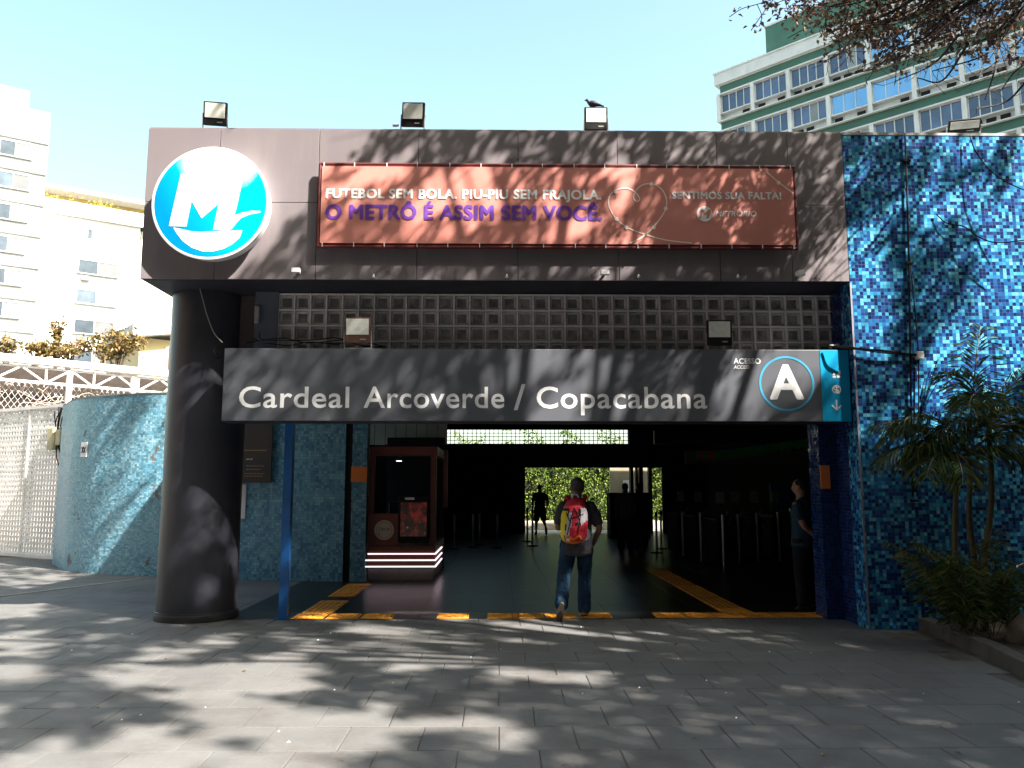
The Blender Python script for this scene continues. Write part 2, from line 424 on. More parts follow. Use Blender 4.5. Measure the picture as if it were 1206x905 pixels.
# ================================================================== GROUND
YF = 9.40                                    # plane of the facade and of the blue wall
g = MB(); g.add([(-400, -60, -.022), (400, -60, -.022), (400, 700, -.022), (-400, 700, -.022)], [(0, 1, 2, 3)])
m_joint = mat('paving_joint_sand', (.10, .095, .085), .95, .4, 5, bmp=.6)
ground = struct(build(g, 'ground', m_joint))
m_slab = mat('stone_slab', (.126, .126, .127), .74, .16, 1.3, bmp=.6, bscale=30, rand=.07, stain=(.078, .066, .060), stain_amt=.75, stscale=1.1)
pav = struct(build(MB().box((-14, 3.0, -.021), (7.5, 10.2, -.012)), 'pavement', m_joint))
YT = 10.22                                   # threshold of the hall
def slab_mesh(w, d, seed):
    rr = random.Random(seed); g_ = .0028; z = -.001 - rr.random() * .002
    c = [(-w / 2 + g_, -d / 2 + g_), (w / 2 - g_, -d / 2 + g_), (w / 2 - g_, d / 2 - g_), (-w / 2 + g_, d / 2 - g_)]
    zz = [z + rr.uniform(-.001, .001) for _ in c]
    b = .005
    vs = [(x, y, -.03) for x, y in c] + [(x, y, h - .004) for (x, y), h in zip(c, zz)] + [(x - math.copysign(b, x), y - math.copysign(b, y), h) for (x, y), h in zip(c, zz)]
    fs = [(8, 9, 10, 11)] + [(i + 4, (i + 1) % 4 + 4, (i + 1) % 4 + 8, i + 8) for i in range(4)] + [(i, (i + 1) % 4, (i + 1) % 4 + 4, i + 4) for i in range(4)]
    return MB().add(vs, fs)
cells = []
row = 0; y = YT - .25
while y > 2.6:
    x = -14 + (row % 2) * .25
    while x < 7.4:
        p = proj((x, y, 0))
        keep = x < 4.45 or y < 3
        if keep: cells.append((x, y, row, p is not None and -30 < p[0] < 1236 and -30 < p[1] < 940))
        x += .5
    row += 1; y -= .5
yy = YT + .25
while yy < 19.2:                             # paving left of the station, up to the gate
    x = -16 + (row % 2) * .25
    while x < (-3.65 if yy < 15 else -4.2):
        p = proj((x, yy, 0))
        cells.append((x, yy, row, p is not None and p[0] > -30))
        x += .5
    row += 1; yy += .5
cells.sort(key=lambda c: (not c[3], math.hypot(c[0], c[1])))
protos = []
for k in range(8):
    me = slab_mesh(.5, .5, k).mesh('slab'); me.materials.append(m_slab); protos.append(me)
rest = MB()
for i, (x, y, rw, vis) in enumerate(cells):
    k = random.randrange(8)
    if i < 300:
        o = bpy.data.objects.new('slab', protos[k]); C.objects.link(o); o.parent = pav; o.location = (x, y, 0); ORG[o.name] = Vector()
    else:
        me = protos[k]; o_ = len(rest.v)
        rest.add([(v.co.x + x, v.co.y + y, v.co.z) for v in me.vertices], [tuple(p.vertices) for p in me.polygons])
stuff(build(rest, 'slab', m_slab, pav))
# pale inlay line across the paving on the left
a0, a1 = at(-10, 704, Z=0), at(168, 682, Z=0)
m_inlay = mat('pale_inlay', (.33, .31, .27), .8)
struct(build(MB().obox((a0.x, a0.y, .003), (a1.x, a1.y, .003), .07, .012), 'paving_inlay', m_inlay))

# hall floor: dark polished granite tiles, joints in the geometry near the door
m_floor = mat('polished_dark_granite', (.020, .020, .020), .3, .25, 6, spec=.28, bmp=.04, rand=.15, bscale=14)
hall = struct(build(MB().box((-3.4, YT, -.021), (7.2, 29.2, -.008)), 'hall_floor', m_joint))
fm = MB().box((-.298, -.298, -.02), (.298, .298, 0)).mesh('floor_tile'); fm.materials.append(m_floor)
restf = MB(); cnt = 0
fy = YT + .3
fc = []
while fy < 29:
    fx = -3.1
    while fx < 7.1: fc.append((fx, fy)); fx += .6
    fy += .6
fc.sort(key=lambda c: math.hypot(*c))
for fx, fy in fc:
    if proj((fx, fy, 0))[0] < 1010 and cnt < 260:
        o = bpy.data.objects.new('floor_tile', fm); C.objects.link(o); o.parent = hall; o.location = (fx, fy, 0); cnt += 1
    else: restf.box((fx - .298, fy - .298, -.02), (fx + .298, fy + .298, 0))
stuff(build(restf, 'floor_tile', m_floor, hall))
# darker strip of floor between column and mosaic wall
struct(build(MB().box((-9, YT + .01, -.021), (-3.405, 16.6, -.0045)), 'side_floor', m_slab))

# tactile tiles
tm = MB().box((-.197, -.197, 0), (.197, .197, .006))
for k in range(5): tm.bevbox((-.17 + k * .075, -.18, .005), (-.13 + k * .075, .18, .012), .003)
tme = tm.mesh('tactile_tile'); tme.materials.append(m_tact)
tac = thing('tactile_paving', 'orange ribbed tactile tiles laid along the station threshold and into the hall', 'tactile paving', (0, YT + .2, 0))
def tactile(x, y):
    o = bpy.data.objects.new('tactile_tile', tme); C.objects.link(o); o.parent = tac
    o.location = (x, y - (YT + .2), .002); o.rotation_euler = (0, 0, random.uniform(-.01, .01))
def xrow(x0, x1, y):
    n = max(1, round((x1 - x0) / .4)); 
    for k in range(n): tactile(x0 + (k + .5) * (x1 - x0) / n, y)
yr = YT + .2
for p0, p1 in ((345, 466), (519, 549), (578, 636), (640, 722), (772, 978)):
    xrow(at(p0, 726, Y=yr).x, at(p1, 726, Y=yr).x, yr)
xl = at(374, 722, Y=10.6).x
for k in range(1, 9):
    if k not in (4,): tactile(xl - .02, yr + k * .402)
xr = at(868, 724, Y=10.6).x
for k in range(1, 15): tactile(xr + .02, yr + k * .402)

# ================================================================== STATION BUILDING
bld = thing('station_building', 'low metro station entrance building with dark brown fascia over an open hall', 'station', (0, 10.2, 0))
XL = at(170, 240, Y=YF).x; XR = at(999, 300, Y=YF).x
ZT = at(580, 154, Y=YF).z; ZB = at(580, 330, Y=YF).z
build(MB().box((XL + .02, YF + .03, ZB + .003), (XR - .02, YF + .32, ZT - .012)), 'fascia_core', m_fasciaback, bld)
# fascia panels, two rows, seams open
xs = [XL]
for p in (256, 374, 492, 610, 728, 846, 930): xs.append(at(p, 240, Y=YF).x)
xs.append(XR)
zm = at(580, 240, Y=YF).z
fas = build(MB().box((XL, YF + .04, ZT - .01), (XR, YF + .34, ZT + .03)), 'fascia_cap', m_fascia, bld)
for i in range(len(xs) - 1):
    for z0, z1 in ((ZB, zm - .003), (zm + .003, ZT)):
        dx = .0035
        q = MB().bevbox((xs[i] + (dx if i else 0), YF + random.uniform(0, .003), z0), (xs[i + 1] - dx, YF + .034, z1), .003)
        build(q, 'fascia_panel', m_fascia, bld, smooth=False)
build(MB().box((XL, YF + .036, ZB), (XL + .03, 10.9, ZT - .02)), 'side_panel', m_fascia, bld)
build(MB().box((XL + .032, YF + .04, ZB - .006), (XR + 3.5, 29.0, ZB + .20)), 'roof_slab', m_soffit, bld)
build(MB().box((XR + .3, 9.75, ZB + .203), (8.5, 29.0, ZB + .3)), 'roof_topping', m_roof, bld)
# lintel below the glass blocks
ZL = 2.52
build(MB().box((XL + 1.1, 10.0, ZL), (XR - .27, 10.22, 3.25)), 'lintel', m_soffit, bld)
build(MB().box((at(300, 380, Y=10.0).x, 9.99, 3.252), (at(327.0, 380, Y=10).x, 10.2, ZB - .01)), 'wall_pier', mat('blue_grey_plaster', (.10, .12, .16), .8, .2, 3), bld)
build(MB().box((at(262, 380, Y=10.3).x, 10.22, 3.252), (at(299.5, 380, Y=10.1).x, 10.4, ZB - .01)), 'wall_panel', mat('maroon_grey_plaster', (.085, .06, .065), .8, .2, 3), bld)
# glass block wall
GY = 10.03
gx0 = at(327.5, 380, Y=GY).x; gx1 = at(981, 380, Y=GY).x; NC = 35; pitch = (gx1 - gx0) / NC; gz1 = ZB - .03; NR = 4
m_mort = mat('block_mortar', (.82, .80, .84), .8, .12, 9, bmp=.2)
mor = MB()
for i in range(NC + 1): mor.box((gx0 + i * pitch - .009, GY - .012, gz1 - NR * pitch), (gx0 + i * pitch + .009, GY + .1, gz1))
for j in range(NR + 1): mor.box((gx0, GY - .010, gz1 - j * pitch - .0085), (gx1, GY + .098, gz1 - j * pitch + .0085))
gw = thing('glass_block_wall', 'band of square glass blocks in pale mortar above the station name sign', 'glass block wall', (0, GY, 3.2))
build(mor, 'mortar_grid', m_mort, gw)
m_gb, nn, bb = newmat('glass_block')
oi = nn.nodes.new('ShaderNodeObjectInfo'); v_ = pos(nn, (1, 1, 1))
f_ = noise(nn, v_, 5, 3)
c_ = mix(nn, ramp(nn, f_, .4, .65), (.16, .16, .17), (.42, .41, .41)); c_ = mix(nn, math_(nn, 'MULTIPLY', oi.outputs['Random'], .45), c_, (.05, .055, .065))
nn.links.new(c_, bb.inputs['Base Color']); bb.inputs['Roughness'].default_value = .2; bb.inputs['Specular IOR Level'].default_value = .8
bump(nn, bb, noise(nn, v_, 11, 2), .7, .03)
m_gbrim = mat('glass_block_rim', (.5, .46, .45), .18, .25, 14, rand=.25, bmp=.1)
h = pitch / 2 - .0095
def ring(a, y): return [(-a, y, -a), (a, y, -a), (a, y, a), (-a, y, a)]
rim = MB(); rv = ring(h, .02) + ring(h - .012, .008) + ring(h - .028, .012) + ring(h - .036, .03)
rim.add(rv, [(r * 4 + i, r * 4 + (i + 1) % 4, (r + 1) * 4 + (i + 1) % 4, (r + 1) * 4 + i) for r in range(3) for i in range(4)])
pane = MB().add(ring(h - .036, .03) , [(0, 1, 2, 3)])
rm = rim.mesh('glass_block'); rm.materials.append(m_gbrim); rm.materials.append(m_gb)
rm2 = MB(); rm2.v = rv; rm2.f = rim.f + [(12, 13, 14, 15)]
rm = rm2.mesh('glass_block'); rm.materials.append(m_gbrim); rm.materials.append(m_gb); rm.polygons[-1].material_index = 1
for i in range(NC):
    for j in range(NR):
        o = bpy.data.objects.new('glass_block', rm); C.objects.link(o); o.parent = gw
        o.location = (gx0 + (i + .5) * pitch, .008, gz1 - (j + .5) * pitch - 3.2)
build(MB().box((gx0, GY + .13, 3.252), (gx1, GY + .17, ZB - .01)), 'backing', m_dark, gw)

# big column
cc = at(231, 733, Y=10.4); cc = Vector((cc.x, 10.40, 0))
col_o = thing('entrance_column', 'thick round dark grey column at the left corner under the fascia', 'column', cc)
prof = [(.49, 0.0), (.49, .10), (.478, .105)] + [(.478 + .003 * math.sin(z * 3.1), z) for z in [x * .2 + .12 for x in range(20)]] + [(.478, ZB - .01)]
build(MB().lathe(prof, cc, 64), 'shaft', m_col, col_o, smooth='auto')
build(MB().lathe([(.502, .001), (.502, .07), (.494, .085)], cc, 64), 'base_ring', mat('column_base_band', (.02, .02, .022), .6), col_o, smooth='auto')
cable = curve([at(233, 331, Y=9.86), at(238, 350, Y=9.84), at(244, 372, Y=9.84), at(252, 392, Y=9.84), at(262, 404, Y=9.7)], 6)
m_cable = mat('pale_cable', (.35, .33, .33), .6, .1); m_bcable = mat('black_cable', (.008, .008, .009), .9, .1, spec=.05)
tag(build(MB().tube(cable, .006, 6), 'cable', m_cable), 'thin pale cable hanging from the fascia down the dark column', 'cable')

# blue post
pb = at(337, 727, Z=0)
post = thing('blue_post', 'slim royal blue steel post under the left end of the name sign', 'post', (pb.x, 10.27, 0))
build(MB().bevbox((pb.x - .055, 10.215, .012), (pb.x + .055, 10.325, ZL + .2), .006), 'shaft', m_blue, post)
build(MB().box((pb.x - .09, 10.18, 0), (pb.x + .09, 10.36, .012)), 'base_plate', m_blue, post)

# station name sign
sx0 = at(262.5, 455, Y=9.5).x; sx1 = at(1002.5, 480, Y=9.5).x; sz0 = at(600, 496.3, Y=9.5).z; sz1 = at(600, 411.3, Y=9.5).z
sg = thing('station_name_sign', 'long charcoal sign with white station name hung across the entrance', 'sign', (0, 9.5, sz0))
SY = 9.5
build(MB().bevbox((sx0, SY, sz0), (sx1, SY + .30, sz1), .006), 'sign_box', m_sign, sg)
cxa = at(967, 450, Y=SY).x
build(MB().box((cxa, SY - .004, sz0 + .004), (sx1 - .003, SY + .002, sz1 - .004)), 'cyan_panel', m_cyan, sg)
build(MB().box((sx0 - .002, SY + .02, sz0 - .012), (sx1 - .02, SY + .28, sz0 - .002)), 'under_frame', m_soffit, sg)
P = lambda x, y, Y: at(x, y, Y=Y)
def L(body, x0, x1, yb, yc, Y, m, parent, **k):
    a = P(x0, yb, Y); b = P(x1, yb, Y); c = P((x0 + x1) / 2, yc, Y); bm_ = P((x0 + x1) / 2, yb, Y)
    if 'heavy' in k: return heavy_lettering(body, a.x, b.x, bm_.z, c.z, Y, m, parent, k['heavy'], k.get('shear', 0))
    return lettering(body, a.x, b.x, bm_.z, c.z, Y, m, parent, **k)
L('Cardeal', 281, 411, 480.5, 455.5, SY - .003, m_white, sg, bold=.012, spacing=1.06)
L('Arcoverde', 428, 594, 480.8, 455.7, SY - .003, m_white, sg, bold=.012, spacing=1.06)
L('/', 605, 619, 483, 453, SY - .003, m_white, sg, bold=.012)
L('Copacabana', 632, 833, 481.2, 456, SY - .003, m_white, sg, bold=.012, spacing=1.06)
L('ACESSO', 864, 896, 428.7, 422.3, SY - .003, m_white, sg, bold=.02)
L('ACCESS', 864, 883, 434.5, 430.5, SY - .003, m_white, sg, bold=.02, shear=.2)
L('A', 908.5, 945.5, 469.5, 431, SY - .004, m_white, sg, heavy=.035)
def disc_ring(cx, cz, r0, r1, y, n=64, a0=0, a1=2 * PI):
    mb = MB(); vs = []; k = n
    for i in range(n + 1):
        a = a0 + (a1 - a0) * i / n
        vs += [(cx + r0 * math.cos(a), y, cz + r0 * math.sin(a)), (cx + r1 * math.cos(a), y, cz + r1 * math.sin(a))]
    return mb.add(vs, [(2 * i, 2 * i + 1, 2 * i + 3, 2 * i + 2) for i in range(n)][::1])
def flipy(mb):
    out = []
    for f in mb.f:
        a, b, c = [Vector(mb.v[i]) for i in f[:3]]
        out.append(f if (b - a).cross(c - a).y < 0 else f[::-1])
    mb.f = out; return mb
ac = P(926.5, 452, SY); r = (P(959, 452, SY).x - P(894, 452, SY).x) / 2
build(flipy(disc_ring(ac.x, ac.z, r - .025, r, SY - .003)), 'ring', m_ring, sg)
# pictograms on the cyan panel
q = P(985, 459, SY); build(flipy(disc_ring(q.x, q.z, .042, .055, SY - .007, 32)), 'coin_ring', m_white, sg)
L('$', 981.5, 988.5, 463, 455, SY - .007, m_white, sg, bold=.02)
q = P(985, 478, SY)
ar = MB().box((q.x - .009, SY - .008, q.z - .05), (q.x + .009, SY - .005, q.z + .07))
ar.obox((q.x - .055, SY - .0065, q.z + .005), (q.x + .004, SY - .0065, q.z - .055), .0035, .018, (0, 0, 1)); ar.obox((q.x + .055, SY - .0065, q.z + .005), (q.x - .004, SY - .0065, q.z - .055), .003, .018, (0, 0, 1))
build(ar, 'arrow', m_white, sg)
q = P(985, 442, SY)
pic = MB().box((q.x - .05, SY - .008, q.z - .035), (q.x - .012, SY - .005, q.z - .01)).box((q.x + .0, SY - .008, q.z - .035), (q.x + .045, SY - .005, q.z + .01)).box((q.x + .02, SY - .0075, q.z + .012), (q.x + .05, SY - .0052, q.z + .05))
pic.lathe([(.014, 0), (.014, .003)], (q.x - .032, SY - .005, q.z + .008), 12, 'y')
build(pic, 'ticket_machine_pictogram', m_white, sg)

# advertising banner on the fascia
BY = YF - .12
bx0 = P(378, 240, BY).x; bx1 = P(935.5, 245, BY).x; bz0 = P(650, 287.5, BY).z; bz1 = P(650, 197.5, BY).z
m_ban = mat('salmon_orange_banner', (.68, .262, .22), .5, .06, .8, bmp=.6, bscale=1.6)
m_purp = mat('purple_print', (.17, .055, .42), .5, .05, bmp=0); m_bwh = mat('white_print', (.92, .92, .93), .5, .05, bmp=0)
bn = thing('advertising_banner', 'long salmon orange banner with white and purple slogan laced on the fascia', 'banner', (0, BY, bz0))
bm_ = bmesh.new()
nx, nz = 80, 10
vv = [[bm_.verts.new((bx0 + (bx1 - bx0) * i / nx, BY + .0012 * math.sin(i * 1.3 + j) * math.sin(PI * j / nz), bz0 + (bz1 - bz0) * j / nz)) for j in range(nz + 1)] for i in range(nx + 1)]
for i in range(nx):
    for j in range(nz): bm_.faces.new((vv[i][j], vv[i + 1][j], vv[i + 1][j + 1], vv[i][j + 1]))
build(MB().bm(bm_), 'banner_sheet', m_ban, bn, smooth=True)
fr = MB()
for z in (bz0 - .035, bz1 + .035): fr.tube([(bx0 - .03, BY + .03, z), (bx1 + .03, BY + .03, z)], .022, 8)
for x in (bx0 - .025, bx1 + .025): fr.tube([(x, BY + .03, bz0 - .035), (x, BY + .03, bz1 + .035)], .02, 8)
for k in range(9):
    x = bx0 + (bx1 - bx0) * (k + .5) / 9
    for z in (bz0 + .15, bz1 - .15): fr.box((x - .02, BY + .03, z - .02), (x + .02, YF + .002, z + .02))
build(fr, 'tube_frame', m_redpaint, bn)
build(MB().box((bx0 + .0, BY + .012, bz0 - .02), (bx1, BY + .02, bz1 + .02)), 'backing', m_redpaint, bn)
tie = MB().box((-.004, -.003, -.026), (.004, .04, .026)).mesh('lace'); tie.materials.append(m_white)
for k in range(16):
    x = bx0 + .02 + (bx1 - bx0 - .04) * k / 15
    for z in (bz0 - .02, bz1 + .02):
        o = bpy.data.objects.new('lace', tie); C.objects.link(o); o.parent = bn; o.location = (x + random.uniform(-.01, .01), 0, z - bz0)
LY = BY - .006
L('FUTEBOL SEM BOLA. PIU-PIU SEM FRAJOLA.', 384, 708, 234, 223.5, LY, m_bwh, bn, heavy=.042)
L('O METRÔ É ASSIM SEM VOCÊ.', 384, 708.5, 258.5, 242.5, LY, m_purp, bn, heavy=.045)
L('SENTIMOS SUA FALTA!', 792, 920, 234.5, 226.5, LY, m_bwh, bn, heavy=.04)
L('METRÔRIO', 843, 891, 255, 248.8, LY, m_bwh, bn, heavy=.02, shear=.25)
q = P(830, 252, LY); rr_ = P(839.3, 252, LY).x - q.x
build(MB().lathe([(rr_, 0), (rr_, .002)], (q.x, LY + .002, q.z), 32, 'y'), 'emblem_disc', m_bwh, bn)
L('M', 824, 837, 257, 247.5, LY - .004, m_ban, bn, heavy=.05, shear=.25)
def ribbon(pts, wd, y):
    pts = [P(px_, py_, y) for px_, py_ in pts]; mb = MB(); vs = []
    for i, p in enumerate(pts):
        t = (pts[min(i + 1, len(pts) - 1)] - pts[max(i - 1, 0)]).normalized(); n_ = Vector((-t.z, 0, t.x))
        vs += [p + n_ * wd / 2, p - n_ * wd / 2]
    mb.add(vs, [(2 * i, 2 * i + 1, 2 * i + 3, 2 * i + 2) for i in range(len(pts) - 1)])
    return flipy(mb)
m_line = mat('pale_pink_print', (.92, .82, .78), .5, .05, bmp=0)
hp = [(815, 286.5), (785, 283), (762, 277), (741, 269), (726, 258), (717.5, 243), (718, 231), (727, 223.5), (739, 222), (748, 226.5), (753.5, 234), (750, 237.5), (746, 232), (751, 222), (760, 217), (770, 217.3), (780, 224), (785, 235), (784, 246), (778, 257), (769, 268), (757, 279), (742, 286.5)]
hc_ = [(v.x, v.y) for v in curve([(x, y, 0) for x, y in hp], 6)]
build(ribbon(hc_, .013, LY), 'heart_line', m_line, bn)
build(ribbon([(902, 202), (916, 214), (934.5, 228)], .013, LY), 'route_line', m_line, bn)
for x, y in ((725, 226), (767, 217), (784, 246), (770, 268), (738, 268), (726, 258), (917, 215.5)):
    q = P(x, y, LY); build(MB().lathe([(.024, 0), (.024, .003)], (q.x, LY - .001, q.z), 20, 'y'), 'route_stop', m_line, bn)

# round station emblem
DY = YF - .16
dc = P(249, 240, DY); DRx = (P(319, 240, DY).x - P(179, 240, DY).x) / 2; DRz = (P(249, 175, DY).z - P(249, 305.5, DY).z) / 2
DR = (DRx + DRz) / 2
em = thing('round_emblem_sign', 'round cyan and white emblem sign with a big M at the fascia left end', 'sign', (dc.x, YF - .003, dc.z))
m_rimw = mat('emblem_rim_white', (.75, .75, .78), .35, .05, bmp=0)
build(MB().lathe([(DR - .025, -(.155)), (DR - .025, -.02), (DR, 0), (DR, .03), (DR - .02, .035), (DR - .032, .03)], (dc.x, DY, dc.z), 72, 'y'), 'drum', m_rimw, em, smooth='auto')
m_dd, nn, bb = newmat('emblem_cyan_print_painted_glare')
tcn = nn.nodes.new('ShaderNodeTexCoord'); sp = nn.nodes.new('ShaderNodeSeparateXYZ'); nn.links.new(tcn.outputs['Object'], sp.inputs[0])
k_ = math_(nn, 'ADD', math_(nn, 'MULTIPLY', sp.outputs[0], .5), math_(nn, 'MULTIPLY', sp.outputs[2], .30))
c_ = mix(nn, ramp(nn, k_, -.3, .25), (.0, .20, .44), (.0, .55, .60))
# white glare on the upper disc, painted into the face colour
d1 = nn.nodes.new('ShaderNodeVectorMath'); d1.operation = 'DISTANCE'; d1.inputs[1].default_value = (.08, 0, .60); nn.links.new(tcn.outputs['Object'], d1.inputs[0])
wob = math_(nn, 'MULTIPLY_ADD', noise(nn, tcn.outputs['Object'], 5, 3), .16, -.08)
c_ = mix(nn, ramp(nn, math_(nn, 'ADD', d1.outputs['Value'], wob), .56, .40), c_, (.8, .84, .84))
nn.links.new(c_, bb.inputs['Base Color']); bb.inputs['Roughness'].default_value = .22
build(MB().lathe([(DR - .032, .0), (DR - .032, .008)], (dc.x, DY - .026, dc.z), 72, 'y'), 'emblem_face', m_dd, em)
EYf = DY - .038
def pxpoly(pts): return [(P(160 + x / 5.656, 160 + y / 5.656, EYf).x, P(160 + x / 5.656, 160 + y / 5.656, EYf).z) for x, y in pts]
Mp = pxpoly([(220, 602), (300, 255), (405, 255), (475, 372), (590, 255), (720, 255), (672, 470), (655, 532), (700, 515), (770, 500), (828, 502), (828, 512), (760, 524), (700, 548), (664, 588), (640, 620), (600, 632), (515, 625), (552, 452), (437, 550), (370, 432), (335, 604)])
build(MB().prism(Mp, EYf, EYf + .012), 'letter_m', m_white, em)
cr = [(250, 612), (300, 622), (360, 636), (430, 642), (520, 636), (600, 634), (708, 630)]
arc = [(690, 680), (640, 724), (580, 755), (510, 772), (440, 770), (370, 745), (310, 700), (268, 645)]
build(MB().prism(pxpoly(cr + arc), EYf + .001, EYf + .0115), 'crescent', m_white, em)
ORG['x'] = Vector()

# ---- deep blue mosaic wall right of the entrance
wr = thing('blue_mosaic_wall', 'tall wall of deep blue and turquoise glass mosaic right of the entrance', 'wall', (XR + 1.5, YF, 0))
ZW = at(1100, 160, Y=YF).z
xj = at(1012, 600, Y=YF).x
wx0 = XR + .004
o = build(MB().box((wx0, YF, -.02), (12.0, YF + .30, ZW)), 'mosaic_face', m_mosR, wr); setuv(o, flatuv)
build(MB().box((wx0 - .006, YF - .006, ZW + .001), (12.02, YF + .33, ZW + .035)), 'coping', mat('grey_coping', (.3, .3, .31), .6), wr)
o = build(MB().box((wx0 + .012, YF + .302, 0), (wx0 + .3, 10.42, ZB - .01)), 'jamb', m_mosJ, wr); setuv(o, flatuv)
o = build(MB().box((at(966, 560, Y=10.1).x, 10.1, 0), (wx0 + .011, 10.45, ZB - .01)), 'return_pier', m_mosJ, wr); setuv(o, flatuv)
build(MB().box((wx0 - .008, YF - .008, 0), (wx0 + .012, YF - .001, ZB - .02)), 'corner_trim', mat('silver_trim', (.3, .3, .36), .5, metal=.5), wr)
q = at(972, 562, Y=10.08)
op = tag(build(MB().bevbox((q.x - .06, 10.075, q.z - .145), (q.x + .06, 10.098, q.z + .145), .004), 'orange_plate', m_orange), 'orange plate fixed on the right jamb of the entrance', 'sign plate')
# pipes and cables on the wall
pw = thing('wall_conduit', 'thin dark conduit running down the blue mosaic wall', 'conduit', (P(1070, 400, YF).x, YF - .03, 1.6))
build(MB().tube([P(1066, 158, YF - .03), P(1069, 250, YF - .03), P(1071, 340, YF - .03), P(1072, 418, YF - .03), P(1075, 585, YF - .03)], .012, 8), 'pipe', m_black, pw, smooth=True)
build(MB().tube([P(1071, 300, YF - .03), P(1077, 360, YF - .03), P(1082, 418, YF - .03), P(1082, 470, YF - .03), P(1080, 585, YF - .03)], .008, 8), 'pipe', m_black, pw, smooth=True)
for px_, py_ in ((1067, 190), (1070, 310), (1073, 480), (1076, 590)):
    q = P(px_, py_, YF - .02); build(MB().box((q.x - .035, YF - .05, q.z - .012), (q.x + .05, YF, q.z + .012)), 'clip', m_black, pw)
q = P(1083, 419, YF - .05); build(MB().bevbox((q.x - .035, YF - .09, q.z - .045), (q.x + .035, YF - .002, q.z + .045), .006), 'junction_box', m_white, pw)
hc = MB()
for dy, zz in ((0, 0), (.02, -.03), (.035, .02)):
    hc.tube(curve([P(975, 408, 9.45), P(1000, 409 + dy * 60, 9.36), P(1040, 414 - zz * 60, 9.33), P(1083, 418 + dy * 50, 9.36)], 6), .009, 6)
tag(build(hc, 'cable_bundle', m_bcable), 'bundle of black cables from the sign end to a junction box on the mosaic', 'cables')
tag(build(MB().tube(curve([P(1142, 160, 9.34), P(1150, 180, 9.3), P(1172, 206, 9.2), P(1206, 224, 9.1), P(1240, 232, 9.0)], 8), .007, 6), 'hanging_wire', m_bcable), 'upper thin black wire sagging in front of the blue mosaic', 'wire')
tag(build(MB().tube(curve([P(1102, 252, 9.37), P(1115, 263, 9.34), P(1135, 267, 9.3), P(1152, 279, 9.25), P(1175, 286, 9.2), P(1215, 282, 9.1)], 8), .007, 6), 'hanging_wire', m_bcable), 'lower thin black wire sagging in front of the blue mosaic', 'wire')
sc_ = MB()
for k in range(3):
    pts = [P(290 + k * 8, 404 - k * 6, 9.75)] + [P(310 + i * 28 + random.uniform(-6, 6), 403 + random.uniform(-5, 5), 9.7) for i in range(5)] + [P(455, 409, 9.65)]
    sc_.tube(curve(pts, 6), .007, 5)
tag(build(sc_, 'cable_tangle', m_bcable), 'tangle of dark cables lying along the top left of the name sign', 'cables')
sc_ = MB().tube(curve([P(262, 404, 9.6), P(252, 412, 9.5), P(256, 422, 9.46), P(263, 419, 9.5)], 6), .008, 6)
tag(build(sc_, 'cable_loop', m_bcable), 'small black cable loop between column and sign end', 'cable')

# ================================================================== LIGHTS ON THE FACADE (unlit floodlights)
def floodlight(px_, py_, wpx, hpx, Y, tilt, label, rz=0, body=m_black, roll=0):
    q = P(px_, py_, Y); w_ = wpx / F_PX * Y * 1.03; h_ = hpx / F_PX * Y * 1.1
    t = thing('floodlight', label, 'floodlight', q, rz, 'floodlights on the facade')
    t.rotation_euler = (tilt, roll, rz)
    build(MB().bevbox((-w_ / 2, 0, -h_ / 2), (w_ / 2, .05, h_ / 2), .008), 'housing', body, t, local=True)
    build(MB().bevbox((-w_ / 2 + .02, -.006, -h_ * .18), (w_ / 2 - .02, .002, h_ / 2 - .018), .003), 'lens', m_lampglass, t, local=True)
    fins = MB()
    for k in range(6): fins.box((-w_ / 2 + .03 + k * (w_ - .06) / 5 - .003, .05, -h_ * .3), (-w_ / 2 + .03 + k * (w_ - .06) / 5 + .003, .075, h_ * .35))
    build(fins, 'cooling_fin', body, t, local=True)
    br = MB()
    for s in (-1, 1): br.box((s * (w_ / 2 + .008) - .004, .005, -h_ / 2 - .06), (s * (w_ / 2 + .008) + .004, .035, .0))
    br.box((-w_ / 2 - .012, .005, -h_ / 2 - .066), (w_ / 2 + .012, .035, -h_ / 2 - .058))
    build(br, 'bracket', m_galv, t, local=True)
    build(MB().box((.03, -.002, -h_ * .38), (.03 + w_ * .22, .001, -h_ * .33)), 'maker_plate', m_galv, t, local=True)
    return t
floodlight(253, 134, 28, 26, 9.5, R(14), 'black floodlight on the roof edge above the round emblem', 0, roll=R(4))
floodlight(486, 135, 28, 27, 9.5, R(12), 'tilted black floodlight on the roof edge left of the fascia middle', R(-12), roll=R(6))
floodlight(702, 139.5, 28, 26, 9.5, R(5), 'black floodlight with a pigeon on top')
floodlight(1136, 149, 36, 15, 9.6, R(38), 'black floodlight tilted down on top of the mosaic wall', R(-14))
m_rustlamp = mat('rusty_brown_housing', (.10, .045, .03), .6, .3, 14)
floodlight(421, 389, 30, 28, 9.56, R(8), 'rusty brown floodlight standing on the left of the name sign', body=m_rustlamp)
floodlight(847.5, 392, 29, 28, 9.56, R(3), 'black floodlight standing on the right of the name sign')
for px_, py_, lab in ((349, 320, 'small white lamp at the fascia foot below the banner left end'), (712, 322.5, 'small white lamp at the fascia foot below the heart print'), (942, 323.5, 'small white lamp at the fascia foot near the mosaic wall')):
    q = P(px_, py_, YF - .1)
    t = thing('small_lamp', lab, 'lamp', q, 0, 'small white lamps under the fascia')
    build(MB().bevbox((q.x - .05, q.y - .05, q.z - .02), (q.x + .05, q.y + .02, q.z + .035), .006), 'head', m_white, t)
    build(MB().box((q.x - .012, q.y + .02, q.z - .01), (q.x + .012, YF + .0, q.z + .012)), 'arm', m_black, t)
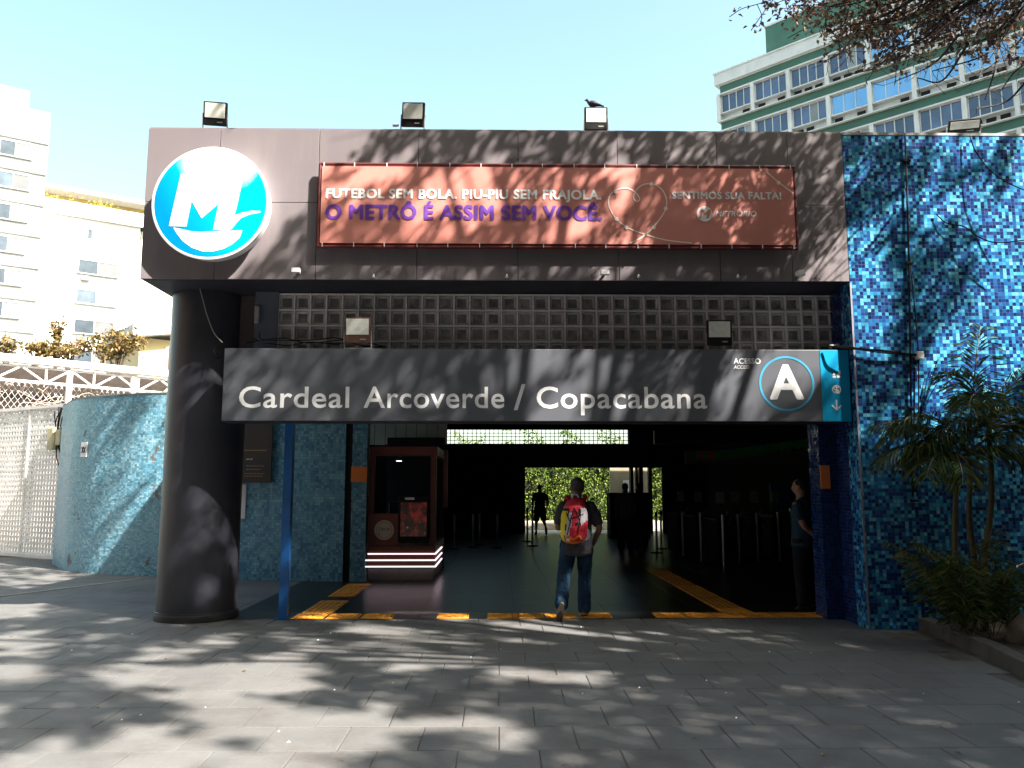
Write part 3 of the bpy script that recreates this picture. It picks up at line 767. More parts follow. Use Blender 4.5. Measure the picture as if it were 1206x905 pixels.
for px_, lab in ((440, 'tiny bulb lamp under the banner left part'), (597, 'tiny bulb lamp under the banner middle'), (752, 'tiny bulb lamp under the heart print'), (869, 'tiny bulb lamp under the banner right part')):
    q = P(px_, 326, YF - .05)
    t = thing('bulb_lamp', lab, 'lamp', q, 0, 'tiny bulb lamps under the fascia')
    build(MB().lathe([(.006, -.02), (.018, -.01), (.02, 0), (.012, .015), (.008, .03)], q, 12), 'bulb', m_lampglass, t, smooth=True)
    build(MB().box((q.x - .008, q.y, q.z + .02), (q.x + .008, YF, q.z + .032)), 'holder', m_black, t)
for px_, Y, lab in ((898, 409, 'small wire clamp on the sign top right of its middle'), (870, 411, 'small wire clamp on the sign top near the access letter')): pass
q = P(303, 372, 9.95)
t = thing('wall_bracket', 'small worn grey bracket on the pier beside the column', 'bracket', q)
build(MB().bevbox((q.x - .03, q.y - .03, q.z - .1), (q.x + .03, q.y + .03, q.z + .12), .008), 'bracket_body', m_galv, t)
q = P(982, 408, 9.55); tag(build(MB().loft([(q.x - .05, q.y, q.z, .03, .02), (q.x + .05, q.y, q.z + .01, .035, .025)], 12, (0, 1, 0)), 'small_dome', m_galv, smooth=True), 'small grey dome fitting on the right end of the name sign', 'fitting')
q = P(466, 148, 9.45); tag(build(MB().loft([(q.x - .03, q.y, q.z, .02, .02), (q.x + .03, q.y, q.z + .005, .022, .02)], 10, (0, 1, 0)), 'roof_fitting', m_galv, smooth=True), 'small grey fitting on the roof edge left of a tilted floodlight', 'fitting')

# pigeon
q = P(697, 126.5, 9.52)
pg = thing('pigeon', 'dark pigeon perched on the right roof floodlight', 'pigeon', q)
m_pig = mat('dark_pigeon_feathers', (.03, .032, .045), .55, .3, 30, bmp=.3)
X0, Y0, Z0 = q
build(MB().loft([(X0 - .075, Y0, Z0 + .085, .012, .012), (X0 - .06, Y0, Z0 + .098, .017, .017), (X0 - .05, Y0, Z0 + .085, .018, .018), (X0 - .038, Y0, Z0 + .062, .024, .022), (X0 - .01, Y0, Z0 + .042, .038, .038), (X0 + .03, Y0, Z0 + .036, .038, .036), (X0 + .075, Y0, Z0 + .030, .024, .018), (X0 + .12, Y0, Z0 + .02, .022, .008), (X0 + .15, Y0, Z0 + .012, .022, .005)], 14, (0, 1, 0)), 'body', m_pig, pg, smooth=True)
for s in (-1, 1):
    build(MB().loft([(X0 - .02, Y0 + s * .036, Z0 + .052, .008, .02), (X0 + .04, Y0 + s * .038, Z0 + .045, .007, .024), (X0 + .11, Y0 + s * .02, Z0 + .028, .004, .009)], 10, (0, 1, 0)), 'wing', m_pig, pg, smooth=True)
    build(MB().tube([(X0 - .0, Y0 + s * .014, Z0 + .01), (X0 - .002, Y0 + s * .014, Z0 - .013), (X0 - .02, Y0 + s * .014, Z0 - .015)], .0035, 6), 'leg', mat('pigeon_pink_leg', (.3, .08, .06), .6) if s < 0 else MATS['pigeon_pink_leg'], pg)
build(MB().tube([(X0 - .072, Y0, Z0 + .095), (X0 - .098, Y0, Z0 + .088)], [.006, .0015], 6), 'beak', m_black, pg)

# ================================================================== CURVED MOSAIC WALL (left)
base_px = [(64, 663), (66, 667), (75, 671.5), (100, 675), (130, 677), (160, 678.5), (190, 679.5), (240, 681.5), (283, 683), (340, 684.5), (403, 685.5)]
bp = [at(x, y, Z=0) for x, y in base_px]
bp = [Vector((bp[0].x + .25, bp[0].y + .9, 0))] + bp
path = curve(bp, 6)
def wallstrip(path, z0, z1, th):
    mb = MB(); n = len(path); vs = []; us = []; u = 0
    for i, p in enumerate(path):
        t = (path[min(i + 1, n - 1)] - path[max(i - 1, 0)]).normalized(); nrm = Vector((t.y, -t.x, 0))
        if i: u += (p - path[i - 1]).length
        us.append(u)
        b = p - nrm * th
        vs += [(p.x, p.y, z0), (p.x, p.y, z1), (b.x, b.y, z1), (b.x, b.y, z0)]
    fs = []
    for i in range(n - 1):
        a, b = 4 * i, 4 * i + 4
        fs += [(a, b, b + 1, a + 1), (a + 1, b + 1, b + 2, a + 2), (a + 2, b + 2, b + 3, a + 3)]
    fs += [(0, 1, 2, 3), (4 * n - 1, 4 * n - 2, 4 * n - 3, 4 * n - 4)]
    return mb.add(vs, fs), us
mb, us = wallstrip(path, 0, 3.36, .25)
wl = thing('curved_mosaic_wall', 'curved wall of worn pale turquoise mosaic left of the dark column', 'wall', (path[20].x, path[20].y, 0))
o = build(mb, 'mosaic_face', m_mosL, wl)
me = o.data; uvl = me.uv_layers.new(name='uv')
for p_ in me.polygons:
    for li in p_.loop_indices:
        vi = me.loops[li].vertex_index; uvl.data[li].uv = (us[vi // 4], me.vertices[vi].co.z)
# second material for the part under the roof
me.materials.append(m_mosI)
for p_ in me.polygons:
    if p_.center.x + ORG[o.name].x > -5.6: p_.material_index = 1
mbc, _ = wallstrip([p + Vector((0, -.01, 0)) for p in path], 3.362, 3.39, .27)
build(mbc, 'coping', mat('worn_grey_coping', (.3, .32, .33), .8), wl)
q = at(99.5, 530, Y=path[22].y)
def wall_y(x):
    for i in range(len(path) - 1):
        if path[i].x <= x <= path[i + 1].x:
            k = (x - path[i].x) / (path[i + 1].x - path[i].x); return path[i].y + k * (path[i + 1].y - path[i].y)
    return 15
def on_wall(px_, py_, d=.02):
    Y = 15.5
    for _ in range(8): q = at(px_, py_, Y=Y); Y = wall_y(q.x) - d
    return at(px_, py_, Y=Y)
q = on_wall(99.5, 530)
ns = thing('notice_plate', 'small white square notice with crossed symbol on the curved mosaic wall', 'sign plate', q, R(-28))
build(MB().box((-.085, -.02, -.14), (.085, .0, .15)), 'plate', m_white, ns, local=True)
xm = MB(); xm.obox((-.055, -.022, -.06), (.0, -.022, .06), .003, .02); xm.obox((-.0, -.0225, -.06), (-.055, -.0225, .06), .003, .02); xm.obox((.055, -.022, -.06), (.0, -.022, .06), .003, .02); xm.obox((.01, -.0225, -.06), (.055, -.0225, .06), .003, .02)
build(xm, 'crossed_symbol', m_black, ns, local=True)
# pier right of the curved wall: black joint, mosaic pier, orange plate
x0 = path[-1].x
yw = path[-1].y
jt = thing('mosaic_pier', 'narrow teal mosaic pier beside the snack kiosk', 'wall', (x0 + .3, yw, 0))
build(MB().box((x0, yw + .04, 0), (x0 + .12, yw + .26, 3.35)), 'joint_strip', m_black, jt)
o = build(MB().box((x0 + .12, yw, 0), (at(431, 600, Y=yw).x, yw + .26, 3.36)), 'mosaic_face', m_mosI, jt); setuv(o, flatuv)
q = at(423, 559, Y=yw - .02)
tag(build(MB().bevbox((q.x - .14, yw - .025, q.z - .135), (q.x + .14, yw - .003, q.z + .135), .004), 'orange_plate', m_orange), 'orange plate fixed on the narrow mosaic pier left of the kiosk', 'sign plate')
# hanging notice board right of the column
q0, q1 = on_wall(286, 500, .06), on_wall(320, 569, .06)
nb = thing('notice_board', 'dark maroon grey notice board with faint printed lines beside the column', 'notice board', ((q0.x + q1.x) / 2, q1.y, q1.z))
m_nb = mat('notice_board_maroon', (.06, .05, .052), .6, .1)
build(MB().bevbox((q0.x - .3, q1.y - .06, q1.z), (q1.x, q1.y - .02, q1.z + 1.25), .006), 'board', m_nb, nb)
m_gold = mat('ochre_print', (.40, .26, .08), .6, .1); m_gp = mat('grey_print', (.3, .3, .3), .6, .1)
yb = q1.y - .064
a = at(291, 530.5, Y=yb); b = at(314, 530.5, Y=yb); build(MB().box((a.x - .1, yb, a.z - .008), (b.x, yb + .003, b.z + .008)), 'printed_rule', m_gold, nb)
for py_, xa, xb, m_ in ((541, 290, 299, m_white), (549, 290, 311, m_gp), (553, 290, 307, m_gp), (558, 288, 313, m_gold), (561, 288, 309, m_gold)):
    a = at(xa, py_, Y=yb); b = at(xb, py_, Y=yb)
    x = a.x
    while x < b.x - .02:
        w_ = random.uniform(.02, .05); build(MB().box((x, yb, a.z - .007), (min(b.x, x + w_), yb + .003, a.z + .007)), 'printed_word', m_, nb); x += w_ + .014
q = on_wall(287.5, 591, .03)
tag(build(MB().bevbox((q.x - .04, q.y - .02, q.z - .3), (q.x + .035, q.y, q.z + .3), .004), 'white_strip', m_white), 'narrow white strip plate below the notice board', 'plate')

# ================================================================== LATTICE GATE (far left)
ga = at(-60, 651, Z=0); gb = at(70, 661, Z=0)
gd = (gb - ga); gl = gd.length; gang = math.atan2(gd.y, gd.x)
gate = thing('lattice_gate', 'tall white square lattice gate at the far left beside the curved wall', 'gate', ga, gang)
GH = 3.45; ph = .118
lt = MB(); nxx = int(gl / ph); 
for i in range(nxx + 1): lt.box((i * ph - .026, -.012, .12), (i * ph + .026, .012, GH))
nz_ = int((GH - .12) / ph)
for j in range(nz_ + 1): lt.box((0, -.0125, .12 + j * ph - .024), (gl - .02, .0125, .12 + j * ph + .024))
stuff(build(lt, 'lattice', m_whitepaint, gate, local=True))
fr = MB().box((gl - .06, -.04, .05), (gl + .02, .04, GH + .03)).box((0, -.04, GH - .02), (gl - .062, .04, GH + .05)).box((0, -.035, .03), (gl - .062, .035, .11))
for k in range(1, 3): fr.box((gl * k / 3 - .03, -.03, .112), (gl * k / 3 + .03, .03, GH - .022))
build(fr, 'frame', m_whitepaint, gate, local=True)
mx = thing('meter_box', 'cream meter box with blue pipe at the right edge of the lattice gate', 'meter box', ga, gang)
m_creambox = mat('cream_plastic_box', (.55, .5, .33), .6, .15, 4)
build(MB().bevbox((gl - .48, -.2, 2.45), (gl - .26, -.045, 2.95), .02), 'box', m_creambox, mx, local=True)
build(MB().bevbox((gl - .22, -.17, 2.55), (gl - .04, -.045, 2.9), .02), 'small_box', m_creambox, mx, local=True)
build(MB().tube(curve([(gl - .02, -.1, 2.3), (gl + .02, -.1, 2.5), (gl + .06, -.12, 2.9), (gl + .1, -.12, 3.3), (gl + .1, -.1, 3.5)], 4), .04, 10), 'blue_pipe', m_blue, mx, smooth=True, local=True)
wr_ = MB()
for k in range(7):
    s0 = (gl - .5 + random.random() * .4, -.06, 3.3 + random.random() * .2)
    wr_.tube(curve([s0, (gl - .4 + random.random() * .3, -.1, 3.0), (gl - .3 + random.random() * .3, -.1, 2.4 + random.random() * .5), (gl - .2 + random.random() * .2, -.06, 2.1)], 4), .012, 5)
build(wr_, 'loose_wires', m_bcable, mx, local=True)
# shaded yard behind the gate
struct(build(MB().box((-30, 19.6, -.02), (-8.6, 40, .0)), 'yard', mat('yard_concrete', (.16, .15, .14), .9)))
yw_ = thing('yard_wall', 'pale rendered wall far behind the lattice gate', 'wall', (-20, 27.5, 0))
build(MB().box((-34, 27.5, 0), (-12.2, 27.7, 3.3)), 'render', mat('grey_yard_render', (.22, .2, .19), .9), yw_)

# ---- truss canopy behind
ta = at(-70, 409, Y=21.3); tb = at(212, 439.5, Y=25.9)
zt = (ta.z + tb.z) / 2
ta.z = tb.z = zt
td = tb - ta; tl = td.length; tang = math.atan2(td.y, td.x)
tc = thing('truss_canopy', 'white canopy roof edge on a light steel truss behind the gate', 'canopy', (ta.x, ta.y, 0), tang)
build(MB().box((0, -.05, zt - .18), (tl, .35, zt + .02)), 'roof_edge', m_conc, tc, local=True)
m_corr = mat('corrugated_sheet_underside', (.34, .29, .28), .8, .2, 5)
rs = MB(); n_ = int(tl / .15); pr = []
for i in range(n_ + 1): pr.append((i * .15, zt - .2 - .02 * (i % 2)))
vs = [(x, .36, z) for x, z in pr] + [(x, 4.4, z - 1.5) for x, z in pr]
rs.add(vs, [(i, i + 1, i + 2 + n_, i + 1 + n_) for i in range(n_)])
build(rs, 'roof_sheet', m_corr, tc, local=True)
tr = MB()
zc1, zc2 = zt - .27, zt - .70
for z in (zc2,): tr.tube([(0, .1, z), (tl, .1, z)], .045, 6)
tr.tube([(0, .1, zc1), (tl, .1, zc1)], .035, 6)
k = 0; x = 0
while x < tl - .6:
    tr.tube([(x, .1, zc2), (x + .65, .1, zc1)], .03, 5); tr.tube([(x + .65, .1, zc1), (x + 1.3, .1, zc2)], .03, 5); tr.tube([(x + 1.3, .1, zc2), (x + 1.3, .1, zc1)], .035, 5); x += 1.3
build(tr, 'truss', m_whitepaint, tc, local=True)
for x in (.2, tl * .5, tl - 1.4): build(MB().box((x - .07, .05, 0), (x + .07, .19, zc1)), 'post', m_whitepaint, tc, local=True)
build(MB().box((0, 1.95, 0), (tl - 2, 2.1, zt - 1.05)), 'rear_wall', m_corr, tc, local=True)
vn = MB()
for k in range(26):
    x = random.uniform(0, tl); z = random.uniform(zc2 - 1.1, zc2 - .2)
    pts = [(x, .15, z)]
    for i in range(5):
        x += random.uniform(.1, .6) * (1 if k % 2 else -1); z += random.uniform(-.28, .3); z = max(3.2, min(zc1, z)); pts.append((min(tl, max(0, x)), .1 + random.random() * .2, z))
    vn.tube(curve(pts, 5), .012, 4)
dv = build(vn, 'dry_vines', mat('dry_vine', (.42, .33, .29), .9), tc, local=True)
dv['kind'] = 'stuff'
nm = MB()
for k in range(int(tl / .16)):
    nm.obox((k * .16, .28, zc2 - 1.3), (k * .16 + .9, .28, zc2), .006, .006); nm.obox((k * .16 + .9, .283, zc2 - 1.3), (k * .16, .283, zc2), .006, .006)
stuff(build(nm, 'wire_mesh', m_whitepaint, tc, local=True))

# ================================================================== FOLIAGE helper
class Leaves:
    def __init__(s): s.v = []; s.f = []; s.t = []
    def leaf(s, p, d, n, L_, W, tone, fold=.25):
        d = d.normalized(); a = d.cross(n)
        if a.length < .01: a = Vector((1, 0, 0))
        a.normalize(); n = a.cross(d); o = len(s.v)
        s.v += [p, p + d * L_ * .45 + a * W / 2 + n * W * fold, p + d * L_ - n * L_ * .08, p + d * L_ * .45 - a * W / 2 + n * W * fold]
        s.f += [(o, o + 1, o + 2), (o, o + 2, o + 3)]; s.t += [tone, tone]
    def build(s, name, m, parent, local=False):
        off = Vector() if local else ORG.get(parent.name, Vector()) if parent else Vector()
        me = bpy.data.meshes.new(name); me.from_pydata([(p[0] - off.x, p[1] - off.y, p[2] - off.z) for p in s.v], [], s.f)
        at_ = me.attributes.new('tone', 'FLOAT', 'FACE'); at_.data.foreach_set('value', s.t)
        return link(name, me, m, parent)
def rv(): 
    while True:
        v = Vector((random.uniform(-1, 1), random.uniform(-1, 1), random.uniform(-1, 1)))
        if .05 < v.length < 1: return v.normalized()

# ================================================================== HALL INTERIOR
YB = 28.7
hw = thing('hall_walls', 'dark inner walls and ceiling of the station hall', 'wall', (1, 20, 0))
X1 = at(618.5, 600, Y=YB).x; X2 = at(730, 600, Y=YB).x; X3 = at(781, 600, Y=YB).x; ZO = at(670, 551, Y=YB).z
zt0, zt1 = at(620, 523, Y=YB).z, at(620, 506, Y=YB).z; xt0 = at(515, 515, Y=YB).x; xt1 = at(741, 515, Y=YB).x
bw = MB().box((-4, YB, 0), (X1, YB + .2, ZO)).box((X3, YB, 0), (8, YB + .2, ZO)).box((-4, YB + .001, ZO + .001), (8, YB + .2, zt0)).box((-4, YB, zt0 + .001), (xt0, YB + .2, 4.05)).box((xt1, YB, zt0 + .001), (8, YB + .2, 4.05)).box((xt0, YB + .002, zt1), (xt1, YB + .2, 4.05))
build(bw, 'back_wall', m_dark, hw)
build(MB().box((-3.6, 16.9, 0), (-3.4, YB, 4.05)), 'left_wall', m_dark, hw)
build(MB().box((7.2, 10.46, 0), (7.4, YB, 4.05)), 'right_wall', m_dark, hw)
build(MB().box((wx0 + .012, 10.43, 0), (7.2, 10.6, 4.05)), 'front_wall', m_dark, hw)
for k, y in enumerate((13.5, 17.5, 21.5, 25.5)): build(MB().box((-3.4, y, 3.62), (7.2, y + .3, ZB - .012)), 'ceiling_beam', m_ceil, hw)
build(MB().box((xt1, 24, 2.9), (7.1, 24.2, 3.3)), 'cross_beam', mat('grey_beam', (.04, .037, .034), .7), hw)
# transom lattice
tl_ = thing('transom_lattice', 'bright lattice transom over the far exit of the hall', 'lattice', ((xt0 + xt1) / 2, YB, zt0))
m_lat = mat('transom_bars', (.06, .055, .045), .6)
bars = MB(); k = xt0
while k < xt1: bars.box((k - .012, YB + .05, zt0), (k + .012, YB + .09, zt1)); k += .155
for j in range(5): z = zt0 + (zt1 - zt0) * j / 4; bars.box((xt0, YB + .052, z - .012), (xt1, YB + .088, z + .012))
stuff(build(bars, 'bars', m_lat, tl_))
# pillars in the far opening
pil = thing('exit_pillars', 'row of slim dark mullions at the right of the far exit', 'mullions', (X2 + .3, YB, 0))
for pa, pb_ in ((743, 746.5), (750, 752), (754, 758), (765, 768.5)):
    a, b = at(pa, 600, Y=YB - .05).x, at(pb_, 600, Y=YB - .05).x
    build(MB().box((a, YB - .1, 0), (b, YB + .22, ZO)), 'mullion', m_black, pil)
# wall segment outside with paper
ow = thing('exit_side_wall', 'pale wall with a posted paper outside the far exit', 'wall', (X2, 31, 0))
a, b = at(719, 600, Y=30.2).x, at(765, 600, Y=30.2).x
build(MB().box((a, 30.2, 0), (b, 30.4, 3.0)), 'render', mat('outside_beige_wall', (.38, .34, .25), .8, .15, 2), ow)
q = at(739, 572, Y=30.18); build(MB().box((q.x - .17, 30.185, q.z - .2), (q.x + .13, 30.197, q.z + .2)), 'paper', m_white, ow)
struct(build(MB().box((-8, YB + .2, -.02), (14, 32.2, -.005)), 'rear_path', mat('rear_path_concrete', (.42, .39, .34), .85)))
kb = thing('hedge_kerb', 'pale low kerb at the foot of the clipped hedge', 'kerb', (3, 31.4, 0))
build(MB().bevbox((-8, 31.3, 0), (14, 31.6, .33), .02), 'kerb_stone', mat('pale_kerb', (.5, .46, .4), .8), kb)
hd = thing('hedge', 'tall sunlit yellow green hedge seen through the far exit', 'hedge', (3, 32.4, 0))
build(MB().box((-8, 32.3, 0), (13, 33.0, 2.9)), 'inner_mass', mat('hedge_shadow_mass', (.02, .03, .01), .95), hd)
lv = Leaves()
for k in range(17000):
    x = random.uniform(-2.6, 8.5); z = random.uniform(.2, 4.3)
    if z > 3.05 and mnoise.noise(Vector((x * 1.3, z * 1.3, 40))) < .12: continue 
    y = 32.2 + .22 * mnoise.noise(Vector((x * 1.6, z * 1.6, 0))) - random.random() * .28
    if mnoise.noise(Vector((x * 2.2, z * 2.2, 7))) < -.38: continue
    d = (rv() + Vector((0, -.8, -.5)))
    lv.leaf(Vector((x, y, z)), d, (rv() + Vector((0, -1.2, .6))), random.uniform(.07, .13), random.uniform(.05, .08), random.random() ** 1.2)
hl = lv.build('foliage', m_leafH, hd); hl['kind'] = 'stuff'

# ---- kiosk
KY = 14.28
kx0 = at(433, 600, Y=KY).x; kx1 = at(512, 660, Y=KY).x
ks = thing('snack_kiosk', 'dark red snack kiosk with three glowing light strips and a display window', 'kiosk', ((kx0 + kx1) / 2, KY, 0))
zk = lambda py: at(470, py, Y=KY).z
z_base, z_c1, z_top = zk(669), zk(590), zk(526)
KD = 2.3
build(MB().bevbox((kx0 + .02, KY + .03, 0), (kx1 - .02, KY + KD, z_base), .008), 'plinth', m_kbase, ks)
build(MB().bevbox((kx0, KY, z_base + .002), (kx1, KY + KD, zk(643)), .01), 'lower_counter', m_kwood, ks)
for py_ in (652.5, 660, 667.5):
    z = zk(py_) ; st = MB().box((kx0 + .02 - (.1 if py_ > 655 else 0), KY - .022, z - .011), (kx1 + .02, KY - .002, z + .011)).box((kx1 + .002, KY - .02, z - .011), (kx1 + .021, KY + 1.6, z + .011))
    build(st, 'light_strip', m_led, ks)
xa = at(469, 610, Y=KY).x
build(MB().bevbox((kx0, KY + .02, zk(643) + .002), (xa, KY + .12, zk(605)), .006), 'red_panel', m_kred, ks)
q = at(452.5, 624.5, Y=KY + .01)
build(MB().lathe([(.172, 0), (.172, .006)], (q.x, KY + .014, q.z), 40, 'y'), 'round_logo', mat('logo_cream', (.55, .5, .4), .5, bmp=0), ks)
build(flipy(disc_ring(q.x, q.z, .135, .142, KY + .005, 40)), 'logo_ring', m_kwood, ks)
lettering('Casa do', q.x - .10, q.x + .10, q.z - .005, q.z + .05, KY + .004, m_kwood, ks, shear=.35, bold=.01)
lettering('Queijo', q.x - .10, q.x + .08, q.z - .085, q.z - .025, KY + .004, m_kwood, ks, shear=.35, bold=.01)
# display
xb = at(505, 610, Y=KY).x
m_glass = mat('display_glass', (.05, .03, .03), .08, .1, bmp=0, spec=.8)
build(MB().bevbox((xa + .004, KY + .02, zk(640)), (xb, KY + .06, zk(585)), .005), 'display_frame', m_black, ks)
m_disp, nn, bb = newmat('backlit_food_poster')
tcn = nn.nodes.new('ShaderNodeTexCoord'); v_ = tcn.outputs['Object']
c_ = mix(nn, ramp(nn, noise(nn, v_, 5, 2), .45, .62), (.03, .012, .01), (.30, .035, .02)); c_ = mix(nn, ramp(nn, noise(nn, v_, 14, 4, .7), .64, .74), c_, (.75, .55, .42))
nn.links.new(c_, bb.inputs['Base Color']); nn.links.new(c_, bb.inputs['Emission Color']); bb.inputs['Emission Strength'].default_value = .05; bb.inputs['Roughness'].default_value = .2
build(MB().box((xa + .04, KY + .012, zk(632)), (xb - .04, KY + .0195, zk(592))), 'display_window', m_disp, ks)
build(MB().box((at(477, 586, Y=KY).x, KY + .01, zk(589)), (at(488, 586, Y=KY).x, KY + .018, zk(586))), 'price_tag', m_white, ks)
# frame and canopy of the kiosk
fr = MB()
for x in (kx0 + .04, kx1 - .05): fr.box((x - .05, KY + .13, zk(605) + .003 if x < 0 and x < kx0 + .1 else zk(643) + .003), (x + .05, KY + .23, z_top - .16))
fr.box((kx0, KY + .1, z_top - .16), (kx1 + .02, KY + .26, z_top))
fr.box((kx1 - .1, KY + .262, z_top - .16), (kx1 + .02, KY + KD, z_top - .002))
fr.box((kx1 + .05, KY + 1.2, zk(600)), (kx1 + .13, KY + 1.3, z_top - .01))
build(fr, 'upper_frame', m_kred, ks)
build(MB().box((kx0, KY + KD, 0), (kx1, KY + KD + .08, z_top + .3)), 'back_panel', m_black, ks)
build(MB().bevbox((kx0 + .3, KY + .5, 1.0), (kx1 - .4, KY + .8, 1.35), .02), 'coffee_machine', m_black, ks)
q = at(470, 543, Y=KY + .8)
lampo = thing('pendant_lamp', 'small lit pendant lamp hanging inside the snack kiosk', 'lamp', q)
build(MB().lathe([(.02, .05), (.03, .04), (.09, 0)], q, 20), 'shade', m_black, lampo)
build(MB().lathe([(.05, -.008), (.05, .004)], q, 16), 'bulb', emis('pendant_glow', (.8, .9, 1), 1.2), lampo)
build(MB().tube([q + Vector((0, 0, .05)), q + Vector((0, 0, .42))], .006, 5), 'cord', m_black, lampo)
# pale vertical cladding above the kiosk
cl = thing('slatted_panel', 'pale vertical slatted panel above the snack kiosk', 'cladding', (-2.3, 17.2, 2.3))
yc = 17.2; x = at(380, 515, Y=yc).x; xe = at(516, 515, Y=yc).x; zc = at(460, 524, Y=yc).z
sme = MB().bevbox((0, 0, 0), (.21, .03, 1.4), .006).mesh('slat'); sme.materials.append(m_cream)
while x < xe:
    o = bpy.data.objects.new('slat', sme); C.objects.link(o); o.parent = cl; o.location = (x + 2.3, random.uniform(0, .012), zc - 2.3 + random.uniform(-.005, .005)); x += .222

# ---- turnstiles
def turnstile(lab):
    t = thing('turnstile', lab, 'turnstile', (0, 0, 0), 0, 'turnstiles in a row at the right of the hall')
    build(MB().bevbox((-.11, 0, .05), (.11, 1.2, .93), .02), 'cabinet', MATS.get('turnstile_dark') or mat('turnstile_dark', (.010, .010, .012), .8, spec=.1), t, local=True)
    build(MB().bevbox((-.12, -.02, .932), (.12, 1.22, .975), .012), 'top_plate', m_black, t, local=True)
    build(MB().tube([(0, -.05, 0), (0, -.05, 1.03)], .035, 14), 'end_post', m_steel, t, smooth='auto', local=True)
    build(MB().lathe([(.036, 1.03), (.03, 1.055), (.012, 1.065)], (0, -.05, 0), 14), 'post_cap', m_steel, t, local=True)
    ar = MB()
    for k in range(3):
        a = 2 * PI * k / 3 + .3; ar.tube([(.11, .5, .85), (.11 + .36 * abs(math.cos(a)) * .9 + .04, .5 + .3 * math.sin(a) * .6, .85 - .28 * math.sin(a))], .014, 8)
    build(ar, 'tripod_arms', m_steel, t, local=True)
    build(MB().box((-.008, .1, .976), (.008, .12, 1.3)), 'reader_stem', m_black, t, local=True)
    build(MB().bevbox((-.085, .08, 1.28), (.085, .11, 1.52), .008), 'reader_panel', MATS.get('reader_white') or mat('reader_white', (.16, .16, .17), .5), t, local=True)
    return t
labs = ['leftmost dark turnstile of the row, nearest the far exit', 'second turnstile from the left in the dark row', 'third turnstile from the left in the dark row', 'fourth turnstile from the left in the dark row', 'fifth turnstile from the left, without a card visible over it', 'rightmost turnstile in the row, beside the security guard']
tt = turnstile(labs[0])
for i, px_ in enumerate((803, 824, 850, 868, 890, 915)):
    Y = (19.5, 18.2, 16.6, 17.2, 17.8, 18.2)[i]
    t = tt if i == 0 else copy_tree(tt, label=labs[i])
    q = at(px_, 600, Y=Y); t.location = (q.x, Y, 0)
# header beam and bunting
hb = thing('gate_line_header', 'pale grey header beam above the turnstile row', 'header', (4.6, 18, 2.1))
build(MB().box((at(808, 540, Y=18).x, 18, at(808, 546, Y=18).z), (at(955, 540, Y=18).x, 18.15, at(808, 531, Y=18).z)), 'beam', mat('header_grey', (.06, .06, .056), .7), hb)
bt = thing('bunting', 'string of small green and red pennants under the dark ceiling', 'bunting', at(900, 522, Y=16))
pts = curve([at(820, 532, Y=17), at(860, 530, Y=16.6), at(900, 524, Y=16), at(975, 514, Y=15)], 8)
build(MB().tube(pts, .005, 4), 'string', m_black, bt)
m_pg = mat('pennant_green', (.02, .16, .05), .7); m_pr = mat('pennant_red', (.35, .02, .03), .7)
for i, p in enumerate(pts[1:-1]):
    build(MB().add([p + Vector((-.1, 0, 0)), p + Vector((.1, 0, 0)), p + Vector((.09, .01, -.2)), p + Vector((0, .012, -.13)), p + Vector((-.09, .01, -.2))], [(4, 3, 0), (3, 1, 0), (3, 2, 1)]), 'pennant', m_pr if i in (1, 3) else m_pg, bt)
bp_ = thing('blue_poster', 'dim blue poster panel on the dark wall left of the guard', 'poster', at(930, 590, Y=20))
q0, q1 = at(908, 602, Y=20), at(948, 570, Y=20)
build(MB().box((q0.x, 20, q0.z), (q1.x, 20.04, q1.z)), 'panel', mat('dim_blue_panel', (.02, .08, .17), .5), bp_)
# service booth in front of the far exit
sb = thing('service_booth', 'dark waist high counter booth right of the far exit', 'booth', (at(742, 600, Y=26).x, 26, 0))
q0, q1 = at(719, 640, Y=26), at(765, 580.5, Y=26)
build(MB().bevbox((q0.x, 26, 0), (q1.x, 26.8, q1.z - .05), .02), 'counter', m_dark, sb); build(MB().bevbox((q0.x - .03, 25.97, q1.z - .048), (q1.x + .03, 26.83, q1.z), .01), 'top', m_black, sb)

# ---- queue stanchions
def stanchion(lab, belt=0):
    t = thing('queue_stanchion', lab, 'stanchion', (0, 0, 0), 0, 'queue barrier posts in the hall')
    build(MB().lathe([(.16, 0), (.16, .012), (.13, .025), (.03, .035)], (0, 0, 0), 24), 'base', m_black, t, local=True)
    build(MB().lathe([(.030, .03), (.030, .92)], (0, 0, 0), 16), 'post', m_steel, t, smooth='auto', local=True)
    build(MB().lathe([(.036, .9), (.036, 1.0), (.02, 1.01)], (0, 0, 0), 16), 'belt_head', m_black, t, local=True)
    return t
sts = [(535, 21.5, 'queue post nearest the kiosk'), (557, 22, 'second queue post right of the kiosk'), (564.5, 23, 'thin queue post between two brighter ones right of the kiosk'), (585.5, 21.8, 'bright queue post midway between kiosk and far exit'), (621, 24.5, 'queue post at the left edge of the far exit'), (627, 22.6, 'queue post in front of the walking far man'), (772.5, 20.2, 'bright steel queue post left of the turnstiles'), (778, 21.5, 'dimmer queue post just behind the bright one left of the turnstiles')]
s0 = stanchion(sts[0][2])
for i, (px_, Y, lab) in enumerate(sts):
    t = s0 if i == 0 else copy_tree(s0, label=lab)
    t.location = (at(px_, 600, Y=Y).x, Y, 0)
def belt(i, j, lab):
    a = Vector((at(sts[i][0], 600, Y=sts[i][1]).x, sts[i][1], .95)); b = Vector((at(sts[j][0], 600, Y=sts[j][1]).x, sts[j][1], .95))
    tag(build(MB().obox(a, b, .004, .05), 'belt', m_bagblk), lab, 'belt')
belt(0, 1, 'black retractable belt between the two posts nearest the kiosk'); belt(3, 1, 'black retractable belt leading to the bright midway post')

